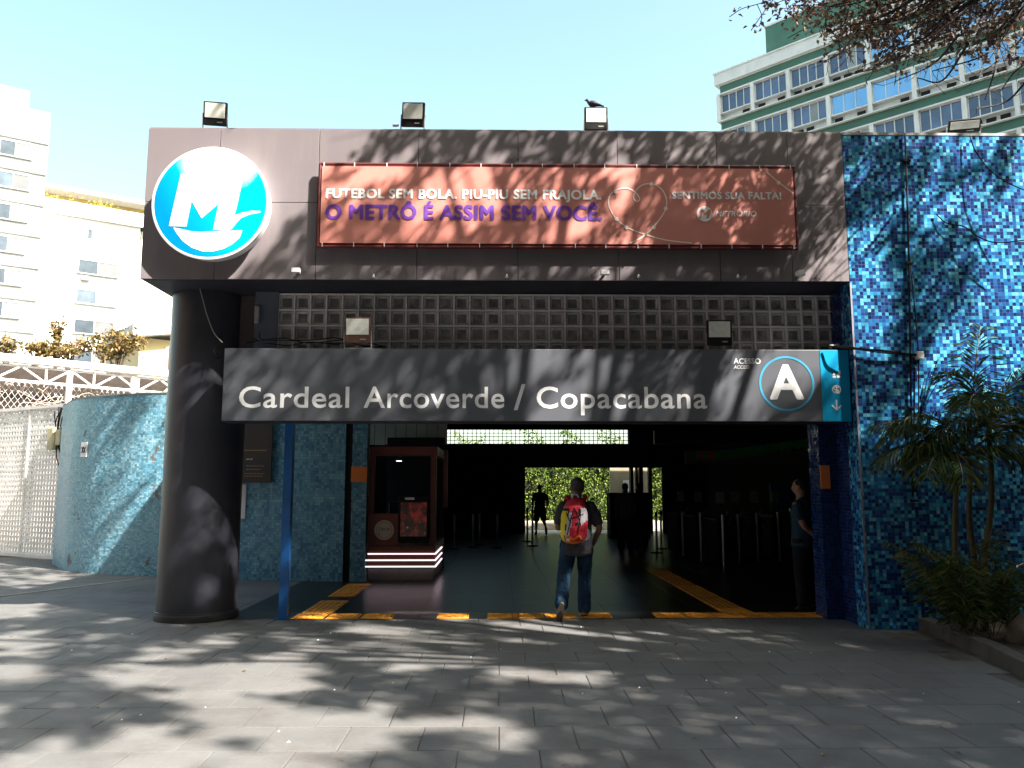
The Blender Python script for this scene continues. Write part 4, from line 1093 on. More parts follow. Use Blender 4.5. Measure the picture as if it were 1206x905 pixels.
# ================================================================== PLANTER, PALMS
k0 = at(1078, 741, Z=0); kpts = [Vector((k0.x + .02, YF - .005, 0)), at(1120, 757, Z=0), at(1165, 777, Z=0), at(1206, 799, Z=0), at(1206, 799, Z=0) + Vector((-.28, -2.2, 0)), Vector((3.9, -2, 0))]
pl = thing('planter_kerb', 'low dark concrete kerb of the planting bed below the blue mosaic wall', 'kerb', (k0.x, 8.5, 0))
segs = curve(kpts, 4)
for i in range(0, len(segs) - 2, 2):
    a, b = segs[i], segs[i + 2]; t_ = (b - a).normalized(); nrm = Vector((-t_.y, t_.x, 0)); nrm = nrm if nrm.x > 0 else -nrm
    a = a + t_ * .004; b = b - t_ * .004
    q = MB().add([a + Vector((0, 0, -.02)), b + Vector((0, 0, -.02)), b + nrm * .14 + Vector((0, 0, -.02)), a + nrm * .14 + Vector((0, 0, -.02)), a + Vector((0, 0, .13)) + nrm * .008, b + Vector((0, 0, .13)) + nrm * .008, b + nrm * .14 + Vector((0, 0, .135)), a + nrm * .14 + Vector((0, 0, .135))],
                 [(0, 1, 5, 4), (1, 2, 6, 5), (2, 3, 7, 6), (3, 0, 4, 7), (4, 5, 6, 7)][::1])
    bm = bmesh.new(); me_ = q.mesh('t'); bm.from_mesh(me_); bmesh.ops.recalc_face_normals(bm, faces=bm.faces[:]); q = MB().bm(bm)
    build(q, 'kerb_stone', m_kerb, pl)
sm = MB(); nx, ny = 34, 60; vs = []
for j in range(ny + 1):
    yy = 9.39 - j * .19
    kx = min((abs(s.y - yy), s.x) for s in segs)[1] + .16
    for i in range(nx + 1):
        xx = kx + (9.5 - kx) * i / nx; vs.append((xx, yy, .08 + .05 * mnoise.noise(Vector((xx * 2, yy * 2, 0))) + (.03 * min(1, i / 4))))
sm.add(vs, [(j * (nx + 1) + i, j * (nx + 1) + nx + 1 + i, j * (nx + 1) + nx + 2 + i, j * (nx + 1) + i + 1)[::-1] for j in range(ny) for i in range(nx)])
q = build(sm, 'planting_soil', m_soil, smooth=True); struct(q)
def frond(origin, dirv, length, droop, nleaf=34, lw=.022, ll=.46):
    """arched rachis with leaflets"""
    lf = Leaves(); wob_ = random.uniform(-.03, .03); p = Vector(origin); d = Vector(dirv).normalized(); pts = [p.copy()]; n = 16; st = length / n
    for i in range(n):
        d = (d + Vector((wob_ * math.sin(i * .5), 0, -droop / n * (1 + i / n)))).normalized(); p = p + d * st; pts.append(p.copy())
    side0 = Vector((0, 0, 1)).cross(Vector(dirv)); side0 = side0.normalized() if side0.length > .1 else Vector((1, 0, 0))
    for k in range(nleaf):
        t = .16 + .84 * (k + .5) / nleaf; f = t * n; i = min(int(f), n - 1); q = pts[i].lerp(pts[i + 1], f - i)
        dd = (pts[i + 1] - pts[i]).normalized(); sd = (side0 - dd * side0.dot(dd)).normalized(); upv = dd.cross(sd)
        if upv.z < 0: upv = -upv
        l_ = ll * (math.sin(PI * (.18 + .75 * t)) ** .7) * random.uniform(.85, 1.1)
        for s in (-1, 1):
            if random.random() < .07: continue
            dv = dd * .85 + sd * s * random.uniform(.7, 1) + upv * .22 + Vector((0, 0, -.2)) + rv() * .22
            lf.leaf(q, dv, upv + rv() * .3, l_ * .55, lw, random.random() * .8, .15)
            q2 = q + dv.normalized() * l_ * .4
            lf.leaf(q2, dv + Vector((0, 0, -.9)) + rv() * .15, upv, l_ * .62, lw * .8, random.random() * .9, .1)
    return pts, lf
def palm(base, top, fronds, lab, r=.045):
    t = thing('areca_palm', lab, 'palm', base, 0, 'palms in the planting bed')
    b, tp = Vector(base), Vector(top)
    stem = curve([b, b.lerp(tp, .35) + Vector((random.uniform(-.04, .04), 0, 0)), b.lerp(tp, .7) + Vector((random.uniform(-.04, .04), 0, 0)), tp], 12)
    rs = [r * (1.1 - .35 * i / len(stem)) * (1.12 if i % 4 == 0 else 1) for i in range(len(stem))]
    build(MB().tube(stem, rs, 10), 'trunk', m_pstem, t, smooth=True)
    build(MB().tube([tp - Vector((0, 0, .02)), tp + Vector((0, 0, .2)), tp + Vector((0, 0, .34))], [r * .85, r * .8, r * .3], 10), 'crownshaft', m_pstem, t, smooth=True)
    for dv, ln, dr in list(fronds) + [((random.uniform(-1, 1), random.uniform(-.8, .1), random.uniform(.1, .9)), random.uniform(.8, 1.25), random.uniform(1.1, 1.9)) for _ in range(2)]:
        pts, lf = frond(tp + Vector((0, 0, .25)), dv, ln, dr)
        fo = lf.build('frond', m_palm, t)
        rc = build(MB().tube(pts, [.013 * (1 - .8 * i / len(pts)) + .002 for i in range(len(pts))], 5), 'rachis', m_pstem, fo)
    return t
Yp = 8.75
def pal(pxb, pxt, pyt, fr, lab, Y=Yp, r=.033):
    b = at(pxb, 740, Y=Y); b.z = .1
    t = at(pxt, pyt, Y=Y + .1); t.y = Y + .1
    return palm(b, t, fr, lab, r)
random.seed(31)
pal(1132, 1126, 575, [((-.9, -.1, .9), 1.0, 1.3), ((.2, -.4, 1), .95, 1.0), ((-.5, .1, 1), 1.0, 1.2), ((.8, -.2, .8), .85, 1.4), ((-.3, -.8, .6), .8, 1.4)], 'left palm of the bed with a drooping crown of dark fronds', Y=8.6)
pal(1146, 1143, 560, [((.15, .1, 1), 1.55, .45), ((-.8, 0, 1), 1.15, 1.3), ((.9, -.2, .9), 1.25, 1.0), ((-1, -.2, .5), .95, 1.0), ((.4, -.7, .8), 1.0, 1.4)], 'middle palm with one tall upright frond', Y=8.8)
pal(1158, 1166, 530, [((1, -.1, 1.0), 1.35, 1.2), ((.6, .1, 1.2), 1.35, .8), ((1, -.2, .45), 1.1, .9), ((-.4, -.2, 1.2), 1.0, 1.3), ((1, -.6, .1), .9, .7), ((-.9, -.3, .6), .9, 1.3)], 'right palm with fronds reaching out of the picture', Y=8.7)
# clump of suckers at the foot
cb = at(1150, 745, Y=8.3); cb.z = .1
cp = thing('palm_clump', 'dense dark clump of young palm shoots at the foot of the palms', 'palm', cb)
for k in range(24):
    a = random.uniform(0, 2 * PI); o_ = cb + Vector((random.uniform(-.22, .3), random.uniform(-.15, .3), 0))
    dv = Vector((math.cos(a) * .45, math.sin(a) * .3, random.uniform(.9, 1.6)))
    pts, lf = frond(o_, dv, random.uniform(.6, 1.25), random.uniform(.5, 1.1), 22, .024, .3)
    fo = lf.build('frond', m_palm, cp); build(MB().tube(pts, .005, 4), 'rachis', m_pstem, fo)
# pale stone / stump at frame edge
sb_ = at(1200, 752, Y=8.1)
bm = bmesh.new(); bmesh.ops.create_icosphere(bm, subdivisions=3, radius=1)
for v in bm.verts:
    n_ = mnoise.noise(v.co * 1.7) * .25 + mnoise.noise(v.co * 5) * .06; v.co = Vector((v.co.x * .15, v.co.y * .17, v.co.z * .2)) * (1 + n_) + Vector((sb_.x + .06, 8.1, .17))
tag(build(MB().bm(bm), 'boulder', mat('beige_boulder', (.13, .11, .09), .9, .25, 6, bmp=.7), smooth=True), 'beige boulder in the planting bed at the right edge of the picture', 'rock')

# ================================================================== STREET TREE that shades the facade
random.seed(11); rng = random.Random(5)
GRID = [  # wanted shade across the view; crown leaves are placed to cast it
 (150, [0, 0, 0, 0, .15, .85, .95, .96, .96, .95, .8, .6]),
 (200, [0, 0, 0, 0, .2, .55, .75, .8, .88, .95, .8, .15]),
 (250, [0, 0, 0, .1, .5, .68, .75, .82, .86, .9, .78, .04]),
 (300, [0, 0, .1, .75, .93, .88, .85, .88, .85, .72, .75, .04]),
 (350, [0, 0, .2, .8, .9, .9, .9, .9, .9, .75, .68, .1]),
 (430, [.1, .1, .93, .97, .88, .78, .85, .78, .75, .7, .68, .4]),
 (480, [.1, .1, .93, .97, .93, .8, .8, .75, .7, .72, .85, .75]),
 (560, [.1, .08, .9, .9, .8, .8, .8, .8, .8, .97, .97, .85]),
 (640, [.3, .15, .85, .8, .7, .7, .5, .6, .8, .97, .97, .6]),
 (690, [.7, .7, .8, .7, .6, .6, .5, .7, .9, .97, .97, .93]),
 (728, [.75, .75, .7, .45, .25, .3, .3, .55, .95, .97, .98, .98]),
 (755, [.55, .6, .6, .55, .32, .4, .3, .5, .8, .97, .98, .98]),
 (790, [.4, .4, .28, .45, .4, .6, .78, .93, .95, .96, .9, .96]),
 (830, [.4, .25, .35, .5, .25, .7, 1, 1, 1, 1, .93, .98]),
 (870, [.2, .1, .15, .2, .1, .3, .9, 1, 1, 1, 1, 1]),
 (910, [.05, .03, .05, .1, .1, .2, .85, 1, 1, 1, 1, 1]),
 (1000, [.05, .05, .1, .2, .3, .4, .8, 1, 1, 1, 1, 1])]
def shade(px_, py_):
    fx = min(10.999, max(0, (px_ - 50) / 100)); i = int(fx); fx -= i
    j = 0
    while j < len(GRID) - 2 and GRID[j + 1][0] < py_: j += 1
    fy = min(1, max(0, (py_ - GRID[j][0]) / (GRID[j + 1][0] - GRID[j][0])))
    a, b = GRID[j][1], GRID[j + 1][1]
    return (a[i] * (1 - fx) + a[i + 1] * fx) * (1 - fy) + (b[i] * (1 - fx) + b[i + 1] * fx) * fy
def inframe(p, marg=12):
    q = proj(p)
    return q is not None and -marg < q[0] < 1206 + marg and -marg < q[1] < 905 + marg
trunkA = Vector((9.3, 3.2, 0)); hubA = Vector((8.6, 3.6, 5.6))
trunkB = Vector((2.6, -3.6, 0)); hubB = Vector((2.4, -2.6, 6.0))
treeA = thing('almond_tree', 'broad tree whose sparse branches hang into the upper right of the picture', 'tree', trunkA)
treeB = thing('street_tree', 'tree standing behind the viewer whose crown shades the pavement', 'tree', trunkB)
crA, crB, crV = Leaves(), Leaves(), Leaves()
centres = {0: [], 1: []}
def cluster(c, n, rad, cr, lsz=1.0, which=0):
    ax = rv(); 
    for _ in range(n):
        p = c + Vector((rng.gauss(0, rad), rng.gauss(0, rad), rng.gauss(0, rad * .6)))
        if inframe(p): continue
        cr.leaf(p, rv() + Vector((0, 0, -.4)), rv() + Vector((0, 0, .8)), rng.uniform(.10, .17) * lsz, rng.uniform(.06, .09) * lsz, rng.random())
SD = SUN.copy()
PA = SD.cross(Vector((0, 0, 1))).normalized(); PB = PA.cross(SD)
def keep(T):
    """how the crown's gaps fall: clumps and holes in the plane the sun looks at"""
    E_ = T
    if T.y > YF + .5 and -9.4 < T.x < -4.6:
        Q = T.copy(); 
        for _ in range(3):
            wy = wall_y(Q.x) if Q.x > path[1].x else path[1].y
            t_ = max(0, (T.y - wy) / -SD.y); Q = T + SD * t_
        if Q.z < 3.4: E_ = Q
    pr_ = proj(E_); dens = shade(*pr_) if pr_ else .5
    if E_ is not T and E_.z > .3: dens = min(dens, .22)
    if dens < .03: return False
    if T.y > YF + .02 and T.z < .01:
        t_ = (T.y - YF) / -SD.y; zc_ = T.z + t_ * SD.z; xc_ = T.x + t_ * SD.x
        if xc_ > -4.7 and 2.2 < zc_ < 6.3: return False
    a_, b_ = T.dot(PA), T.dot(PB)
    n_ = .66 * mnoise.noise(Vector((a_ * 1.05, b_ * 1.05, 3))) + .58 * mnoise.noise(Vector((a_ * 2.9, b_ * 2.9, 9))) + .22 * mnoise.noise(Vector((a_ * 6.5, b_ * 6.5, 1)))
    return n_ < (dens - .5) * .60 + max(0, dens - .86) * 3 - (.2 if dens < .13 else 0)
def canopy_point(T):
    a_, b_ = T.dot(PA), T.dot(PB)
    z = 9.6 + 1.4 * mnoise.noise(Vector((a_ * .5, b_ * .5, 20))) + rng.gauss(0, .35)
    s = (z - T.z) / SD.z
    s = max(s, 3.4 + rng.random())
    for _ in range(6):
        c = T + SD * s
        if not inframe(c, 25): return c
        s += .8
    return None
targets = []
for _ in range(66000): targets.append(Vector((rng.uniform(-9.0, 6.8), rng.uniform(2.4, 10.5), 0)))
for _ in range(15000): targets.append(Vector((rng.uniform(-13, -4.6), rng.uniform(10.5, 17.5), 0)))
for _ in range(30000): targets.append(Vector((rng.uniform(-4.6, 8.6), YF, rng.uniform(0, 6.2))))
for _ in range(30000): targets.append(Vector((rng.uniform(-6.0, 8), rng.uniform(-7, 2.4), 0)))  # extra unseen leaves behind the viewer, added to dim the sky light
for T in targets:
    if not keep(T): continue
    k_ = .68 if abs(T.y - YF) < .01 else 1.0
    c = canopy_point(T)
    if c is None: continue
    inA = math.hypot(c.x - 8.6, c.y - 3.6) < math.hypot(c.x - 2.4, c.y + 2.6) or c.y > 1.5
    (crA if inA else crB).leaf(c, rv() + Vector((0, 0, -.4)), rv() + Vector((0, 0, .8)), rng.uniform(.13, .22) * k_, rng.uniform(.08, .12) * k_, rng.random())
    if rng.random() < .05: centres[0 if inA else 1].append(c)
# limbs
def limbs(hub, trunk, cents, n, mbk, seed):
    r = random.Random(seed); pts_all = []
    base = curve([trunk, trunk.lerp(hub, .4) + Vector((.08, .05, 0)), trunk.lerp(hub, .75) + Vector((-.06, 0, 0)), hub], 6)
    mbk.tube(base, [.30 - .12 * i / len(base) + (.08 if i == 0 else 0) for i in range(len(base))], 14)
    cs = r.sample(cents, min(n, len(cents)))
    br = MB()
    for c in cs:
        mid = hub.lerp(c, .35) + Vector((r.uniform(-.3, .3), r.uniform(-.3, .3), r.uniform(.3, 1.0)))
        mid2 = hub.lerp(c, .7) + Vector((r.uniform(-.35, .35), r.uniform(-.35, .35), r.uniform(.1, .6)))
        pts = curve([hub, mid, mid2, c], 7)
        if any(inframe(p, 5) for p in pts): continue
        bad = 0
        for p in pts[8:]:
            T = p - SD * (p.z / SD.z)
            if T.y > YF: T = p - SD * ((p.y - YF) / SD.y)
            q_ = proj(T)
            if q_ and shade(*q_) < .3: bad += 1
        if bad > 2: continue
        ln = (c - hub).length
        br.tube(pts, [max(.008, .018 * ln ** .6 * (1 - i / len(pts)) + .008) for i in range(len(pts))], 6, cap=False)
        for _ in range(5):
            q = pts[r.randint(8, len(pts) - 1)]; e = q + Vector((r.uniform(-.9, .9), r.uniform(-.9, .9), r.uniform(-.3, .4)))
            if not inframe(e, 5) and not inframe(q.lerp(e, .5), 5): br.tube(curve([q, q.lerp(e, .5) + rv() * .1, e], 4), [.012, .01, .009, .008, .007, .006, .005, .004, .003], 4, cap=False)
    return br
tkA, tkB = MB(), MB()
brA = limbs(hubA, trunkA, centres[0], 120, tkA, 3); brB = limbs(hubB, trunkB, centres[1], 60, tkB, 4)
# the long limb whose shadow curves over the paving in front of the doorway, and others like it
def sunlimb(gpts, zs, rr):
    pts = []
    for (px_, py_), z in zip(gpts, zs):
        T = at(px_, py_, Z=0); pts.append(T + SD * (z / SD.z))
    brA.tube(curve(pts, 6), rr, 6, cap=False)
nn_ = 19
sunlimb([(420, 772), (540, 778), (660, 776), (800, 786)], [9.6, 9.2, 8.6, 7.6], [.016 + .02 * i / nn_ for i in range(nn_)])
sunlimb([(440, 748), (560, 755), (680, 765), (820, 790)], [9.8, 9.4, 8.7, 7.5], [.014 + .028 * i / nn_ for i in range(nn_)])
sunlimb([(590, 736), (640, 748), (700, 764), (820, 790)], [10, 9.5, 8.8, 7.5], [.012 + .03 * i / nn_ for i in range(nn_)])
# the part of the crown that hangs into view, upper right
vis = [(905, 8, 20, 12), (935, 12, 26, 16), (965, 10, 24, 20), (1000, 22, 34, 26), (1040, 30, 46, 30), (1080, 26, 46, 30), (1120, 28, 44, 30), (1155, 18, 36, 26), (1190, 12, 40, 22), (1060, 60, 28, 16), (1150, 60, 24, 12), (1015, 40, 22, 16), (985, 34, 18, 12), (1100, 5, 60, 20), (1000, 0, 50, 14)]
twl = MB()
hubV = at(1290, -60, Y=7.4)
def vpt(x, y): 
    Y = 8.2 + rng.uniform(-.5, .5); return at(x, y, Y=Y)
for cx_, cy_, sx, sy in vis:
    for _ in range(3):
        e = vpt(cx_ + rng.gauss(0, sx * .6), cy_ + rng.gauss(0, sy * .6))
        m1 = hubV.lerp(e, .4) + Vector((0, 0, rng.uniform(.0, .35))); m2 = hubV.lerp(e, .75) + Vector((rng.uniform(-.1, .1), 0, rng.uniform(-.12, .15)))
        pts = curve([hubV, m1, m2, e], 8)
        twl.tube(pts, [.022 * (1 - i / len(pts)) ** 1.5 + .0035 for i in range(len(pts))], 5, cap=False)
        for _k in range(5):
            q = pts[rng.randint(10, len(pts) - 1)]; d = rv() * .32; d.z -= .12
            tw = curve([q, q + d * .5 + rv() * .05, q + d], 4); twl.tube(tw, .0045, 4, cap=False)
            for _l in range(rng.randint(3, 7)):
                pp = tw[rng.randint(3, len(tw) - 1)] + rv() * .06; crV.leaf(pp, rv() + Vector((0, 0, -.6)), rv(), rng.uniform(.05, .085), rng.uniform(.028, .045), rng.random() ** .8)
    for _ in range(int(sx * sy / 7)):
        p = vpt(cx_ + rng.gauss(0, sx * .7), cy_ + rng.gauss(0, sy * .7)); q_ = proj(p)
        if q_[0] < 892 + max(0, q_[1]) * 1.1 or q_[1] > 88: continue
        crV.leaf(p, rv() + Vector((0, 0, -.6)), rv(), rng.uniform(.05, .09), rng.uniform(.03, .05), rng.random() ** .8)
# bare thin twigs that curl down over the mosaic wall top and the far building
for (x0_, y0_), (x1_, y1_), (x2_, y2_) in (((1215, 30), (1190, 60), (1150, 90)), ((1215, 70), (1195, 85), (1178, 108)), ((1206, 15), (1165, 62), (1098, 84)), ((1130, 40), (1100, 75), (1055, 96)), ((1180, 30), (1172, 80), (1160, 118)), ((1060, 50), (1035, 78), (1000, 88)), ((1010, 36), (990, 62), (972, 72)), ((1140, 52), (1110, 95), (1080, 92)), ((1212, 92), (1185, 120), (1150, 128))):
    pts = curve([vpt(x0_, y0_), vpt(x1_, y1_), vpt(x2_, y2_)], 8)
    twl.tube(pts, [.015 - .010 * i / len(pts) for i in range(len(pts))], 5, cap=False)
    for i in range(4, len(pts), 2):
        e = pts[i] + rv() * .22; twl.tube([pts[i], pts[i].lerp(e, .5) + rv() * .03, e], .003, 4, cap=False)
twl.tube(curve([hubA, hubA.lerp(hubV, .5) + Vector((0, 0, .3)), hubV], 8), [.10 - .05 * i / 16 for i in range(17)], 10)
build(tkA, 'trunk', m_bark, treeA, smooth=True); build(tkB, 'trunk', m_bark, treeB, smooth=True)
o = build(brA, 'limbs', m_bark, treeA, smooth=True); build(twl, 'twigs', m_twig, treeA, smooth=True); build(brB, 'limbs', m_bark, treeB, smooth=True)
stuff(crA.build('crown', m_leafT, treeA)); stuff(crV.build('hanging_foliage', m_leafV, treeA)); stuff(crB.build('crown', m_leafT, treeB))
print('leaf faces', len(crA.f), len(crB.f))
# fallen leaves and grit
fl = Leaves()
for _ in range(80):
    x, y = rng.uniform(-7, 4.4), rng.uniform(3.5, 10.1)
    fl.leaf(Vector((x, y, .004)), Vector((rng.uniform(-1, 1), rng.uniform(-1, 1), .05)), Vector((0, 0, 1)), rng.uniform(.02, .06), rng.uniform(.012, .03), rng.random(), .3)
q = fl.build('fallen_leaves', m_leafB, None); stuff(q); tag(q, 'small dry fallen leaves scattered over the paving', 'fallen leaves')
gr = MB()
for _ in range(45):
    x, y = rng.uniform(-7, 4.4), rng.uniform(3.5, 10.1); s = rng.uniform(.004, .011)
    gr.add([(x - s, y - s, .001), (x + s, y - s * .6, .001), (x + s * .7, y + s, .001), (x - s * .6, y + s * .8, .001), (x, y, .001 + s)], [(0, 1, 4), (1, 2, 4), (2, 3, 4), (3, 0, 4)])
q = build(gr, 'litter_specks', m_white); stuff(q); tag(q, 'tiny white litter specks scattered over the paving', 'litter')

# ================================================================== FAR BUILDINGS
# right: white and green slab block
Cc = at(846, 90, Y=60); RZ = 34.2
Cc = Vector((Cc.x, 60, 0)); rb_ang = math.atan2(-.698, .716)
rb = thing('green_white_block', 'tall white apartment block with dark green bands above the mosaic wall', 'building', Cc, rb_ang)
m_bw = mat('block_white_paint', (.58, .585, .58), .7, .08, .4, bmp=0, stain=(.36, .35, .34), stain_amt=.5)
m_bg = mat('block_green_tile', (.04, .115, .082), .6, .15, .6, bmp=0)
m_win = mat('window_glass_blue', (.05, .085, .16), .08, .35, .5, bmp=0, spec=.9, rand=.4)
m_cur = mat('window_curtain_grey', (.30, .34, .36), .5, .2, 1, bmp=0, rand=.3)
m_wsky = mat('window_sky_glass', (.22, .42, .62), .05, .1, .5, bmp=0, metal=.7)
LBL = 42
build(MB().box((0, .25, 0), (LBL, 14, RZ - 1.0)), 'core', m_bw, rb, local=True)
build(MB().box((-.25, -.25, RZ - 1.0), (LBL, 14.2, RZ - .1)), 'parapet', m_bw, rb, local=True)
build(MB().box((-.32, -.32, RZ - .1), (LBL, 14.3, RZ + .02)), 'roof_edge', m_bw, rb, local=True)
build(MB().box((3.6, 1.0, RZ + .5), (LBL, 9, RZ + 2.9)), 'penthouse', m_bg, rb, local=True)
build(MB().box((3.0, .6, RZ + .021), (LBL, 9.5, RZ + .498)), 'penthouse_base', m_bw, rb, local=True)
build(MB().box((3.5, .9, RZ + 2.902), (LBL, 9.3, RZ + 3.0)), 'penthouse_roof', m_bw, rb, local=True)
ST = 3.05; BAY = 2.85
def winunit(w_, h_, nl, m_list):
    """frame mesh and pane meshes"""
    f = MB(); t_ = .06
    f.box((0, 0, 0), (w_, .10, t_)).box((0, 0, h_ - t_), (w_, .10, h_))
    for i in range(nl + 1):
        x = i * (w_ - t_) / nl; f.box((x, .003, t_ + .001), (x + t_, .097, h_ - t_ - .001))
    fm_ = f.mesh('window'); fm_.materials.append(m_bw)
    ps = []
    for i in range(nl):
        x = i * (w_ - t_) / nl + t_; p = MB().box((x, .05, t_), (x + (w_ - t_) / nl - t_, .07, h_ - t_)).mesh('pane'); p.materials.append(m_list[i % len(m_list)]); ps.append(p)
    return fm_, ps
W1 = winunit(BAY - .3, 1.5, 4, [m_win, m_win, m_cur, m_win]); W2 = winunit(BAY - .3, 1.5, 4, [m_cur, m_win, m_win, m_cur]); W3 = winunit(BAY - .3, 1.5, 3, [m_wsky]); W4 = winunit(BAY - .3, 1.5, 4, [m_win])
rw = random.Random(2)
PIER = MB().box((-.13, -.20, -ST + .001), (.13, .2, -.842)).mesh('facade_pier'); PIER.materials.append(m_bw)
VENT = MB().box((0, .2, -2.82), (.55, .245, -2.56)).mesh('vent_opening'); VENT.materials.append(m_black)
nb_ = int(LBL / BAY)
for s in range(11):
    zt_ = RZ - 1.0 - s * ST                    # top of the storey
    if s < 7:
        build(MB().box((.12, -.02, zt_ - .72), (LBL, .25, zt_ - .08)), 'green_band', m_bg, rb, local=True)
        build(MB().box((-.05, -.28, zt_ - .08), (LBL, .25, zt_)) if s else MB().box((-.05, -.1, zt_ - .08), (LBL, .25, zt_ - .002)), 'floor_ledge', m_bw, rb, local=True)
        build(MB().box((-.05, -.14, zt_ - .84), (LBL, .25, zt_ - .722)), 'window_head', m_bw, rb, local=True)
        build(MB().box((-.05, -.14, zt_ - 2.44), (LBL, .25, zt_ - 2.36)), 'window_sill', m_bw, rb, local=True)
        for b in range(11):
            x = b * BAY
            for nm_, me_, dx in [('facade_pier', PIER, 0)] + [('vent_opening', VENT, .3 + k * .78) for k in range(3) if rw.random() < .8]:
                o = bpy.data.objects.new(nm_, me_); C.objects.link(o); o.parent = rb; o.location = (x + dx, 0, zt_)
        for b in range(min(nb_, 12)):
            W = (W1, W2, W4)[rw.randrange(3)]
            if s in (1, ) and 3 <= b <= 9: W = W3
            if s == 0 and b > 3: W = (W3, W2)[b % 2]
            o = bpy.data.objects.new('window', W[0]); C.objects.link(o); o.parent = rb; o.location = (b * BAY + .15, .08, zt_ - 2.34)
            for pm in W[1]:
                p = bpy.data.objects.new('pane', pm); C.objects.link(p); p.parent = o
    else: pass
for s, x in ((2, 5.0), (3, 8.9), (2, 13.2)):
    zt_ = RZ - 1.0 - s * ST
    a = build(MB().bevbox((x, -.55, zt_ - 2.95), (x + .85, -.2, zt_ - 2.4), .03), 'air_conditioner', m_conc, rb, local=True)
    build(MB().lathe([(.2, 0), (.2, .01)], (x + .42, -.56, zt_ - 2.68), 20, 'y'), 'fan_grille', m_galv, a, local=True)

# left: two overlapping pale blocks
u = Vector((.837, .547, 0)); la = math.atan2(.547, .837)
m_lw = mat('bright_white_render', (.80, .79, .77), .8, .05, .3, bmp=0)
m_lw2 = mat('pale_cream_render', (.78, .75, .70), .8, .05, .3, bmp=0)
m_yel = mat('yellow_terrace_wall', (.62, .46, .20), .8, .1, .5, bmp=0)
m_shut = mat('grey_shutter', (.15, .155, .17), .6, .15, 1, bmp=0, rand=.3)
m_wdk = mat('left_window_glass', (.07, .09, .12), .15, .3, 1, bmp=0, rand=.35)
A0 = at(47, 300, Y=74); A0 = Vector((A0.x, 74, 0))
hA = at(30, 128, Y=73).z
ba = thing('white_tower_block', 'overexposed white apartment tower at the left edge of the picture', 'building', A0, la)
build(MB().box((-24, 0, 0), (0, 12, hA)), 'wall', m_lw, ba, local=True)
build(MB().box((-24, 1.6, hA), (-1.8, 10, hA + 2.4)), 'roof_storey', m_lw, ba, local=True)
def lwin(parent, x, z, w_, h_, m_pane, sill=True, ac=False, y=0):
    f = MB().box((x, y - .10, z), (x + w_, y - .002, z + .07)).box((x, y - .10, z + h_ - .07), (x + w_, y - .002, z + h_)).box((x, y - .099, z + .071), (x + .07, y - .002, z + h_ - .071)).box((x + w_ - .07, y - .099, z + .071), (x + w_, y - .002, z + h_ - .071)).box((x + w_ / 2 - .035, y - .098, z + .071), (x + w_ / 2 + .035, y - .002, z + h_ - .071))
    o = build(f, 'window', m_lw, parent, local=True)
    build(MB().box((x + .072, y - .05, z + .072), (x + w_ / 2 - .036, y - .03, z + h_ - .072)), 'pane', m_pane, o, local=True)
    build(MB().box((x + w_ / 2 + .036, y - .05, z + .072), (x + w_ - .072, y - .03, z + h_ - .072)), 'pane', m_shut if m_pane is not m_shut else m_pane, o, local=True)
    if sill: build(MB().box((x - .1, y - .22, z - .1), (x + w_ + .1, y - .003, z - .002)), 'sill', m_shut, o, local=True)
    if ac: build(MB().bevbox((x + .3, y - .45, z - .75), (x + 1.1, y - .003, z - .25), .03), 'air_conditioner', m_shut, parent, local=True)
for s in range(10):
    z = hA - 2.6 - s * 3.05 - 2.4
    if z < 5: break
    build(MB().box((-24, -.16, z + 1.75), (.02, -.003, z + 1.87)), 'ledge', m_shut, ba, local=True)
    for x in (-3.9, -7.6, -11.3): lwin(ba, x, z, 2.6, 1.5, m_wdk, True, s % 2 == 1 and x < -7)
B0 = at(46, 300, Y=77); B0 = Vector((B0.x, 77, 0)); hB = at(120, 262, Y=81).z
bb_ = thing('cream_terrace_block', 'overexposed pale block with a yellow roof terrace at upper left', 'building', B0, la)
build(MB().box((0, 0, 0), (8.9, 14, hB)), 'wall', m_lw, bb_, local=True)
build(MB().box((9.1, .5, 0), (36, 14, hB - .5)), 'wall', m_lw2, bb_, local=True)
build(MB().box((8.9, .9, 0), (9.1, 14, hB)), 'recess_joint', m_shut, bb_, local=True)
build(MB().box((-.2, -.45, hB - .3), (36, -.15, hB + 1.1)), 'terrace_parapet', m_lw, bb_, local=True)
build(MB().box((0, -.15, hB + .001), (36, 14, hB + .1)), 'terrace_floor', m_shut, bb_, local=True)
build(MB().box((.3, 3.2, hB + .101), (20, 13, hB + 2.7)), 'terrace_wall', m_yel, bb_, local=True)
build(MB().box((0, 1.2, hB + 2.7), (20.5, 13.2, hB + 3.1)), 'terrace_roof', m_lw, bb_, local=True)
build(MB().box((20.1, 1.0, hB + .101), (36, 13, hB + 3.6)), 'roof_storey', m_lw2, bb_, local=True)
build(MB().box((14, 4.5, hB + 3.101), (36, 12, hB + 6.0)), 'water_tank_storey', m_lw, bb_, local=True)
build(MB().box((13.5, 4.2, hB + 6.0), (36, 12.3, hB + 6.25)), 'tank_roof', m_shut, bb_, local=True)
for s in range(9):
    z = hB - 2.9 - s * 3.05
    if z < 5: break
    small = s == 0
    for x in (3.4, 15.0, 26.5, 34.0):
        if small: lwin(bb_, x + .6, z + .5, 1.0, 1.1, m_wdk, False, False, 0 if x < 9 else .5)
        else: lwin(bb_, x, z, 3.6, 1.45, m_wdk, True, (s + int(x)) % 2 == 0, 0 if x < 9 else .5)
pl_ = Leaves()
for cx_ in (1.2, 5.5, 11, 13.5):
    for _ in range(110):
        pl_.leaf(Vector((cx_ + random.gauss(0, .9), .5 + random.gauss(0, .3), hB + 1.3 + random.gauss(0, .35))), rv(), rv(), .3, .14, random.random())
